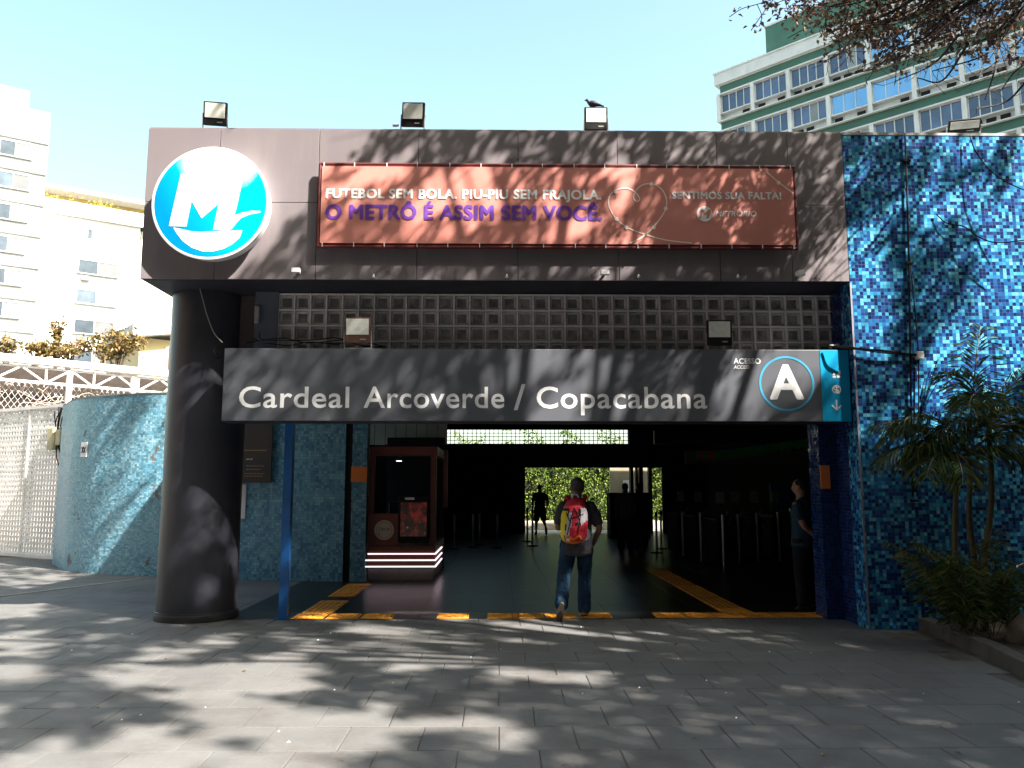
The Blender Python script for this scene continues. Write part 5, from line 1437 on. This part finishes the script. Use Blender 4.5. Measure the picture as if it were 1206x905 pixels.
m_leafY = leafmat('terrace_plant_leaves', (.25, .3, .05), (.5, .5, .08), (.7, .62, .12))
tp = pl_.build('terrace_plants', m_leafY, bb_, local=True); tp['kind'] = 'stuff'

# unseen blocks behind and beside the viewer, added to cut sky light
ob = thing('added_sky_blocker', 'unseen brown brick block behind the viewer, added to cut sky light', 'building', (0, -22, 0))
build(MB().box((-45, -34, 0), (45, -22, 41)), 'wall', mat('brown_brick', (.13, .09, .07), .85, .2, 1, bmp=0), ob)
wm = MB().box((0, 0, 0), (1.8, .06, 1.5)).mesh('window'); wm.materials.append(m_wdk)
for s in range(8):
    for k in range(18):
        o = bpy.data.objects.new('window', wm); C.objects.link(o); o.parent = ob; o.location = (-43 + k * 5, 0.0, 1.5 + s * 3.1)

ob2 = thing('added_sky_blocker', 'unseen plain brick block far to the right, added to cut sky light', 'building', (27, 0, 0))
build(MB().box((27, -40, 0), (40, 16, 27)), 'wall', MATS['brown_brick'], ob2)
ob3 = thing('added_sky_blocker', 'unseen plain brick block far to the left, added to cut sky light', 'building', (-31, 0, 0))
build(MB().box((-44, -40, 0), (-31, 15, 38)), 'wall', MATS['brown_brick'], ob3)
for o_, x_, rz_ in ((ob2, 0, R(-90)), (ob3, 0, R(90))):
    for s in range(7):
        for k in range(9):
            o = bpy.data.objects.new('window', wm); C.objects.link(o); o.parent = o_; o.location = (x_, -36 + k * 5.5, 1.5 + s * 3.1); o.rotation_euler = (0, 0, rz_)

# small house behind the canopy
hq = at(163, 425, Y=40)
hs = thing('small_yellow_house', 'small pale yellow house with grimy white roof edge behind the column', 'house', (hq.x, 40, 0), R(38))
zr = at(190, 395, Y=41).z
m_hy = mat('pale_yellow_wall', (.66, .54, .30), .8, .08, .5, bmp=0)
build(MB().box((0, 0, 0), (9, 7, zr - .3)), 'wall', m_hy, hs, local=True)
build(MB().add([(-.5, -.7, zr - .4), (9.5, -.7, zr + 1.5), (9.5, 7.5, zr + 1.5), (-.5, 7.5, zr - .4), (-.5, -.7, zr + .25), (9.5, -.7, zr + 2.15), (9.5, 7.5, zr + 2.15), (-.5, 7.5, zr + .25)], [(3, 2, 1, 0), (4, 5, 6, 7), (0, 1, 5, 4), (1, 2, 6, 5), (2, 3, 7, 6), (3, 0, 4, 7)]), 'roof', mat('grimy_white_roof_edge', (.6, .6, .6), .8, .1, 1, bmp=0, stain=(.15, .15, .16), stain_amt=.8), hs, local=True)
wf = build(MB().box((1.25, -.06, zr - 2.6), (2.35, -.002, zr - .6)), 'window', m_conc, hs, local=True)
build(MB().box((1.4, -.10, zr - 2.45), (2.3, -.065, zr - .7)), 'pane', mat('brown_shutter', (.10, .04, .03), .6), wf, local=True)
# shrubs over the canopy roof
def shrub(px_, py_, Y, rx, rz, n, lab, m=m_leafB, seed=1):
    r = random.Random(seed); q = at(px_, py_, Y=Y); t = thing('roof_shrub', lab, 'shrub', (q.x, Y, q.z - rz * 1.5), 0, 'shrubs behind the canopy roof')
    lf = Leaves()
    subs = [(q + Vector((r.gauss(0, rx * .5), r.gauss(0, rx * .3), r.gauss(0, rz * .45)))) for _ in range(9)]
    for _ in range(n):
        s = r.choice(subs); p = s + Vector((r.gauss(0, rx * .22), r.gauss(0, rx * .2), r.gauss(0, rz * .25)))
        lf.leaf(p, rv(), rv(), r.uniform(.14, .26), r.uniform(.08, .13), r.random())
    lf.build('crown', m, t)
    st = MB()
    for s in subs[:6]: st.tube(curve([Vector((q.x, Y, q.z - rz * 4)), q.lerp(s, .4) - Vector((0, 0, rz)), s], 4), [.06 - .045 * i / 9 for i in range(9)], 5)
    build(st, 'trunk', m_twig, t)
shrub(137, 402, 34, .95, .75, 1100, 'bushy brown green tree crown left of the yellow house', seed=3)
shrub(42, 409, 34, .7, .3, 500, 'low green shrub at the left end above the canopy roof', seed=4)
shrub(10, 408, 34, .6, .3, 300, 'low shrub at the picture edge above the canopy roof', seed=5)
shrub(82, 412, 34, .9, .28, 500, 'low reddish shrub above the middle of the canopy roof', seed=6)
shrub(68, 392, 34, .25, .7, 240, 'thin upright shrub in front of the pale blocks', seed=7)

# ================================================================== PEOPLE
def remesh(mb, vox, name='body', smooth_it=4):
    me = mb.mesh(name); o = bpy.data.objects.new('tmp', me); C.objects.link(o)
    m1 = o.modifiers.new('r', 'REMESH'); m1.mode = 'VOXEL'; m1.voxel_size = vox
    m2 = o.modifiers.new('s', 'SMOOTH'); m2.factor = .6; m2.iterations = smooth_it
    bpy.context.view_layer.update(); dg = bpy.context.evaluated_depsgraph_get()
    out = bpy.data.meshes.new_from_object(o.evaluated_get(dg)); bpy.data.objects.remove(o); bpy.data.meshes.remove(me)
    out.name = name
    if name in ('shirt', 'trousers'):
        amp = .007 if name == 'shirt' else .006
        co = [v.co.copy() for v in out.vertices]; no = [v.normal.copy() for v in out.vertices]; flat = []
        for p, n_ in zip(co, no):
            q = p + n_ * (.006 + amp * (mnoise.noise(Vector((p.x * 9, p.y * 9, p.z * 14))) + .6 * mnoise.noise(Vector((p.x * 22 + 5, p.y * 22, p.z * 34))))); flat += q[:]
        out.vertices.foreach_set('co', flat); out.update()
    return out
def V(*a): return Vector(a)
def limb(mb, pts, rad, side=(1, 0, 0), n=14):
    """pts polyline, rad list of (ra,rb); interpolated"""
    c = curve(pts, 5); k = len(c) - 1; rings = []
    for i, p in enumerate(c):
        f = i / k * (len(rad) - 1); j = min(int(f), len(rad) - 2); t = f - j
        ra = rad[j][0] * (1 - t) + rad[j + 1][0] * t; rb = rad[j][1] * (1 - t) + rad[j + 1][1] * t
        rings.append((p.x, p.y, p.z, ra, rb))
    mb.loft(rings, n, side, .7)
def hand(mb, wrist, d, palm_n, s=1.0, curl=.6):
    """palm, four unequal bent fingers and a thumb leaving the side"""
    d = d.normalized(); n = (palm_n - d * palm_n.dot(d)).normalized(); a = d.cross(n)
    mb.loft([(*(wrist - d * .02), .026 * s, .02 * s), (*(wrist + d * .03), .036 * s, .016 * s), (*(wrist + d * .085 * s), .040 * s, .014 * s)], 12, a, .6)
    for i, ln in enumerate((.066, .076, .072, .055)):
        b = wrist + d * .09 * s + a * (-.030 + .020 * i) * s; p = [b - d * .01]; dd = d.copy(); p.append(b)
        for k in range(3):
            dd = (dd + n * curl * .5).normalized(); b = b + dd * ln / 3 * s; p.append(b.copy())
        mb.tube(p, [.009 * s, .009 * s, .0085 * s, .008 * s, .006 * s], 8)
    b = wrist + d * .035 * s - a * .032 * s
    mb.tube([b + a * .01, b - a * .018 * s + d * .02 * s + n * .01, b - a * .024 * s + d * .048 * s + n * .02], [.012 * s, .011 * s, .008 * s], 8)
def person(label, loc, rotz, ps, look, vox=.011, group=None):
    """ps: joints in metres, facing +Y, x to the right; look: materials and flags"""
    t = thing('person', label, 'person', loc, rotz, group)
    B = MB(); pel, chest, neck, head = ps['pelvis'], ps['chest'], ps['neck'], ps['head']; fat = look.get('fat', 1.0)
    waist = pel.lerp(chest, .45)
    torso = [(*(pel - V(0, 0, .10)), .15 * fat, .11 * fat), (*pel, .165 * fat, .12 * fat), (*waist, .150 * fat, .112 * fat), (*chest, .175 * fat, .120 * fat), (*(chest + V(0, 0, .10)), .185, .105), (*(chest + V(0, .005, .165)), .135, .075), (*(neck - V(0, 0, .02)), .075, .065)]
    B.loft(torso, 20, (1, 0, 0), .5)
    B.loft([(*(neck - V(0, 0, .05)), .074, .070), (*(neck + V(0, .0, .02)), .064, .064), (*head.lerp(neck, .55), .062, .066)], 14, (1, 0, 0), .4)
    hx = Matrix.Rotation(ps.get('headyaw', 0), 3, 'Z')
    hs_ = ps.get('headscale', 1.0)
    def H(x, y, z): return head + hx @ V(x * hs_, y * hs_, z * hs_)
    hrings = [(0, .015, -.105, .030, .035), (0, .012, -.085, .048, .062), (0, .006, -.05, .062, .080), (0, 0, -.01, .071, .092), (0, -.006, .03, .0755, .097), (0, -.006, .065, .070, .090), (0, -.004, .090, .056, .072), (0, -.002, .104, .040, .050)]
    B.loft([(*H(*r[:3]), r[3] * hs_, r[4] * hs_) for r in hrings], 20, hx @ V(1, 0, 0), .3)
    B.loft([(*H(0, .085, .012), .009, .010), (*H(0, .100, -.02), .014, .016), (*H(0, .094, -.032), .015, .01)], 8, hx @ V(1, 0, 0), .6)      # nose
    for s in (-1, 1):
        B.loft([(*H(s * .074, .0, -.03), .008, .014), (*H(s * .080, -.006, -.005), .008, .018), (*H(s * .077, -.006, .018), .007, .014)], 8, hx @ V(1, 0, 0), .5)    # ears
    B.loft([(*H(-.026, .080, .022), .010, .008), (*H(.026, .080, .022), .010, .008)], 8, (0, 0, 1), .6)   # brow
    B.loft([(*H(-.018, .082, -.058), .006, .007), (*H(.018, .082, -.058), .006, .007)], 8, (0, 0, 1), .6)  # lips
    SH, TR = MB(), MB()
    short = look.get('shorts')
    for s, k in ((-1, 'L'), (1, 'R')):
        sh, el, wr_, hd_, pn = ps['arm' + k]
        limb(B, [sh, sh.lerp(el, .5), el, el.lerp(wr_, .5), wr_], [(.052, .055), (.047, .050), (.040, .041), (.037, .036), (.026, .024)])
        hand(B, wr_, hd_, pn, .98, ps.get('curl', .6))
        hp_, kn, an, toe = ps['leg' + k]
        limb(B, [hp_, hp_.lerp(kn, .5), kn, kn.lerp(an, .45) + (0 * V(0, 0, 0)), an], [(.088, .09), (.078, .082), (.055, .058), (.052, .058), (.034, .038)])
        B.loft([(*(an - (toe - an) * .1), .026, .024), (*an.lerp(toe, .3), .026, .022)], 10, (1, 0, 0), .6)
        # sleeve
        e2 = sh.lerp(el, look.get('sleeve', .72))
        limb(SH, [sh + V(-s * .03, 0, .0), sh.lerp(e2, .5), e2], [(.066, .066), (.066, .066), (.066, .064)])
        if short:
            limb(TR, [hp_, hp_.lerp(kn, .5), kn.lerp(hp_, .02)], [(.11, .112), (.105, .11), (.10, .105)])
        else:
            bot = an + (kn - an) * .03
            limb(TR, [hp_, hp_.lerp(kn, .5), kn, kn.lerp(bot, .5), bot], [(.108 * fat, .112 * fat), (.096, .100), (.080, .082), (.076, .078), (.078, .082)])
    hem = ps.get('hem', .12)
    SH.loft([(*(pel + V(0, 0, -hem)), .200 * fat, .152 * fat), (*pel, .190 * fat, .146 * fat), (*waist, .176 * fat, .135 * fat), (*chest, .192 * fat, .136 * fat), (*(chest + V(0, 0, .10)), .196, .118), (*(chest + V(0, .005, .17)), .14, .086), (*(neck - V(0, 0, .03)), .074, .070)], 22, (1, 0, 0), .25)
    TR.loft([(*(pel - V(0, 0, .14)), .150 * fat, .125 * fat), (*(pel - V(0, 0, .03)), .168 * fat, .13 * fat), (*(pel + V(0, 0, .07)), .158 * fat, .122 * fat)], 20, (1, 0, 0), .4)
    link('body', remesh(B, vox), look['skin'], t, True)
    link(look.get('topname', 'shirt'), remesh(SH, vox * 1.1, 'shirt'), look['top'], t, True)
    link('shorts' if short else 'trousers', remesh(TR, vox * 1.1, 'trousers'), look['bottom'], t, True)
    for k in 'LR':
        hp_, kn, an, toe = ps['leg' + k]; d = (toe - an); fw = V(d.x, d.y, d.z).normalized(); upv = (kn - an).normalized(); upv = (upv - fw * upv.dot(fw)).normalized()
        heel = an - fw * .05 - upv * .035
        S = MB(); S.loft([(*(heel + upv * .012), .036, .036), (*(an + fw * .02 - upv * .015), .042, .045), (*(an + fw * .10 - upv * .045), .046, .028), (*(an + fw * .18 - upv * .055), .040, .020)], 14, fw.cross(upv), .7)
        so_ = link('shoe', remesh(S, .009, 'shoe', 2), look['shoe'], t, True)
        S2 = MB(); c0 = heel - upv * .026; side = fw.cross(upv)
        out = []
        for i in range(20):
            a = 2 * PI * i / 20; x = math.cos(a); y = math.sin(a); out.append(c0 + fw * (.115 + .145 * x) + side * (.043 * y * (1 + .12 * x)))
        S2.add([p for p in out] + [p + upv * .018 for p in out], [tuple(range(20))[::-1], tuple(range(20, 40))] + [(i, (i + 1) % 20, (i + 1) % 20 + 20, i + 20) for i in range(20)])
        link('sole', S2.mesh('sole'), look['sole'], so_, 'auto')
    if look.get('hair'):
        Hh = MB(); Hh.loft([(*H(0, -.022, -.035), .060 * hs_, .070 * hs_), (*H(0, -.020, .0), .074 * hs_, .082 * hs_), (*H(0, -.014, .035), .079 * hs_, .094 * hs_), (*H(0, -.010, .07), .073 * hs_, .089 * hs_), (*H(0, -.006, .094), .056 * hs_, .070 * hs_), (*H(0, -.004, .107), .036 * hs_, .046 * hs_)], 20, hx @ V(1, 0, 0), .3)
        link('hair', remesh(Hh, .008, 'hair', 2), look['hair'], t, True)
    for s in (-1, 1):
        c = H(s * .029, .082, .002); E = MB(); E.lathe([(.001, -.011), (.008, -.008), (.011, 0), (.008, .008), (.001, .011)], c, 10); link('eye', E.mesh('eye'), MATS.get('eye_white') or mat('eye_white', (.6, .58, .55), .3, bmp=0), t, True)
    return t

# the man with the backpack, walking in
mq = at(678, 727, Z=0)
MX, MY = at(680, 700, Y=10.3).x, 10.3
ps = dict(pelvis=V(0, 0, .96), chest=V(.005, .05, 1.24), neck=V(.015, .09, 1.475), head=V(.02, .11, 1.605), headyaw=R(6), headscale=1.14,
          armR=(V(.20, .07, 1.385), V(.285, .0, 1.10), V(.22, .13, .885), V(-.25, .35, -.9), V(-1, .2, .2)),
          armL=(V(-.18, .07, 1.385), V(-.235, .02, 1.11), V(-.14, .24, 1.12), V(.35, .8, .3), V(.6, 0, -.6)),
          legR=(V(.095, .0, .92), V(.105, .12, .50), V(.085, .02, .085), V(.12, .19, .02)),
          legL=(V(-.095, .0, .92), V(-.15, -.02, .49), V(-.235, -.40, .20), V(-.255, -.36, .05)), hem=.17)
# trailing foot: heel up, toe on the ground
ps['legL'] = (V(-.095, .0, .92), V(-.165, .02, .50), V(-.225, -.30, .185), V(-.245, -.235, .045))
look = dict(skin=m_skin, top=m_shirt, bottom=m_jeans, shoe=m_shoe, sole=m_sole, fat=1.03, sleeve=.78, topname='shirt', hair=m_greyhair)
man = person('man in grey shirt and blue jeans walking in with a colourful backpack', (MX, MY, 0), 0, ps, look, .0085)
# backpack
bk = thing('backpack', 'red white and yellow backpack worn by the man walking in', 'backpack', (MX - .03, MY - .2, 1.20))
bc = V(MX - .045, MY - .165, 1.20)
GU, GV = 44, 44
def bagpt(u, v):
    """u round, v -1 bottom .. 1 top"""
    a = u * 2 * PI; z = v * .285
    w_ = .165 * (1 - .42 * max(0, v) ** 1.8 - .12 * max(0, -v) ** 4); d_ = .125 * (1 - .5 * max(0, v) ** 1.7 - .1 * max(0, -v) ** 3)
    cap_ = (1 - abs(v) ** 7) ** .5 if abs(v) < 1 else 0
    ca, sa = math.cos(a), math.sin(a); e = .75
    x = math.copysign(abs(ca) ** e, ca) * w_ * cap_; y = math.copysign(abs(sa) ** e, sa) * d_ * cap_
    wr = .006 * mnoise.noise(V(x * 18, y * 18, z * 14)) + .004 * mnoise.noise(V(x * 50, y * 50, z * 40))
    return bc + V(x * (1 + wr * 8) + .02 * v, y * (1 + wr * 8) + (.03 * v), z)
def bagcol(u, v):
    a = u * 2 * PI; x = math.cos(a) * .165; 
    s = x - v * .035
    if v < -.86: return 'ora'
    if v > .55: return 'red'
    if s < -.095: return 'yel' if v < .42 else 'blk'
    if s < -.085: return 'blk'
    if s < -.025: return 'whi' if v < .35 else 'red'
    if s < .015: return 'red'
    if s < .028: return 'blk' if v > -.2 else 'red'
    if v < -.28 + (s - .03) * 2.5: return 'red'
    if s < .10: return 'whi'
    return 'whi' if v > -.1 else 'red'
pan = {k: MB() for k in ('red', 'yel', 'whi', 'ora', 'blk')}
for i in range(GU):
    for j in range(GV):
        u0, u1 = i / GU, (i + 1) / GU; v0, v1 = [math.sin((-1 + 2 * (j + k) / GV) * PI / 2) for k in (0, 1)]
        pan[bagcol((u0 + u1) / 2, (v0 + v1) / 2)].add([bagpt(u0, v0), bagpt(u1, v0), bagpt(u1, v1), bagpt(u0, v1)], [(0, 1, 2, 3)])
for k, nm_, m_ in (('red', 'red_panel', m_bagred), ('yel', 'yellow_panel', m_bagyel), ('whi', 'white_panel', m_bagwhi), ('ora', 'orange_panel', m_bagora), ('blk', 'black_trim', m_bagblk)):
    me_ = pan[k].mesh('m'); bm = bmesh.new(); bm.from_mesh(me_); bmesh.ops.remove_doubles(bm, verts=bm.verts[:], dist=.0004)
    build(MB().bm(bm), nm_, m_, bk, smooth=True)
cordp = MB()
def bs(u, v): 
    p = bagpt(u, v); return p + (p - V(bc.x, bc.y, p.z)).normalized() * .007
for u0, v0, u1, v1 in ((.68, -.6, .74, .55), (.74, .55, .80, -.2), (.80, .5, .77, -.5), (.64, .4, .72, -.1), (.72, .1, .83, .3)):
    cordp.tube([bs(u0 + (u1 - u0) * k / 8, v0 + (v1 - v0) * k / 8) for k in range(9)], .006, 6)
build(cordp, 'cords', m_bagblk, bk, smooth=True)
pk = MB(); pk.tube([bs(.665 + .17 * k / 12, -.72 + .07 * math.sin(k * .9)) for k in range(13)], .014, 8)
build(pk, 'bottom_strap', m_bagora, bk, smooth=True)
stp = MB()
for s in (-1, 1):
    x = MX + s * .105
    pts = curve([V(MX - .03 + s * .05, MY - .115, 1.44), V(x, MY - .035, 1.475), V(x + s * .01, MY + .08, 1.50), V(x + s * .015, MY + .195, 1.40), V(x + s * .02, MY + .215, 1.25), V(x + s * .05, MY + .12, 1.08), V(MX - .04 + s * .15, MY - .08, .99)], 5)
    for i in range(len(pts) - 1): stp.obox(pts[i], pts[i + 1] + (pts[i + 1] - pts[i]) * .08, .012, .052, (1, 0, 0))
build(stp, 'shoulder_straps', m_bagred, bk)
build(MB().tube(curve([V(MX - .07, MY - .12, 1.46), V(MX - .05, MY - .13, 1.515), V(MX + .0, MY - .13, 1.515), V(MX + .02, MY - .12, 1.46)], 5), .011, 8), 'carry_handle', m_bagwhi, bk, smooth=True)
build(MB().tube(curve([V(MX - .17, MY - .2, .96), V(MX - .21, MY - .22, .93), V(MX - .235, MY - .22, .87)], 4), .006, 6), 'loose_strap', m_bagblk, bk)

def standing(**k):
    d = dict(pelvis=V(0, 0, .95), chest=V(0, 0, 1.25), neck=V(0, .02, 1.475), head=V(0, .04, 1.61),
             armR=(V(.19, 0, 1.385), V(.235, -.03, 1.10), V(.24, .04, .86), V(0, .1, -1), V(-1, 0, 0)), armL=(V(-.19, 0, 1.385), V(-.235, -.03, 1.10), V(-.24, .04, .86), V(0, .1, -1), V(1, 0, 0)),
             legR=(V(.095, 0, .91), V(.11, .02, .49), V(.12, -.01, .085), V(.15, .14, .02)), legL=(V(-.095, 0, .91), V(-.11, .02, .49), V(-.12, -.01, .085), V(-.15, .14, .02)))
    d.update(k); return d
# guard, hands clasped behind, looking left
gq = at(950, 718, Z=0)
gps = standing(armR=(V(.19, 0, 1.385), V(.245, -.12, 1.12), V(.06, -.19, .93), V(-1, -.1, -.3), V(0, -1, 0)), armL=(V(-.19, 0, 1.385), V(-.245, -.12, 1.12), V(-.06, -.20, .95), V(1, -.1, -.3), V(0, -1, 0)), headyaw=R(15))
guard = person('guard in navy polo with round badge standing by the right jamb', (gq.x + .04, 11.0, 0), R(42), gps, dict(skin=m_skin2, top=m_polo, bottom=m_darkcloth, shoe=m_bagblk, sole=m_bagblk, hair=m_hair, fat=1.04, topname='polo_shirt'), .011)
build(MB().lathe([(.028, 0), (.028, .006)], (-.085, .142, 1.30), 20, 'y'), 'badge', m_white, guard, local=True)
# far man walking away in shorts
fq = at(636, 630, Z=0)
fps = standing(legR=(V(.095, 0, .91), V(.11, -.10, .50), V(.12, -.38, .22), V(.13, -.33, .07)), legL=(V(-.095, 0, .91), V(-.10, .10, .49), V(-.11, .12, .085), V(-.12, .28, .02)), armR=(V(.19, 0, 1.385), V(.27, -.04, 1.12), V(.26, .1, .88), V(0, .2, -1), V(-1, 0, 0)), armL=(V(-.19, 0, 1.385), V(-.27, -.08, 1.12), V(-.27, -.08, .86), V(0, 0, -1), V(1, 0, 0)))
person('distant man in shorts walking in silhouette before the sunlit hedge', (fq.x, fq.y, 0), R(10), fps, dict(skin=m_skin, top=m_darkcloth, bottom=m_darkcloth, shoe=m_bagblk, sole=m_bagblk, hair=m_hair, shorts=True), .016)
pq = at(741, 652, Z=0)
person('person in grey pink top standing in the dark right of the backpack man', (pq.x, 20.6, 0), R(-20), standing(), dict(skin=m_skin, top=m_pinkgrey, bottom=m_darkcloth, shoe=m_bagblk, sole=m_bagblk, hair=m_hair), .016)
pq = at(757, 648, Z=0)
person('person in dark blue top standing in the dark left of the turnstiles', (pq.x, 21.4, 0), R(30), standing(), dict(skin=m_skin, top=m_bluecl, bottom=m_darkcloth, shoe=m_bagblk, sole=m_bagblk, hair=m_hair, fat=1.1), .016)
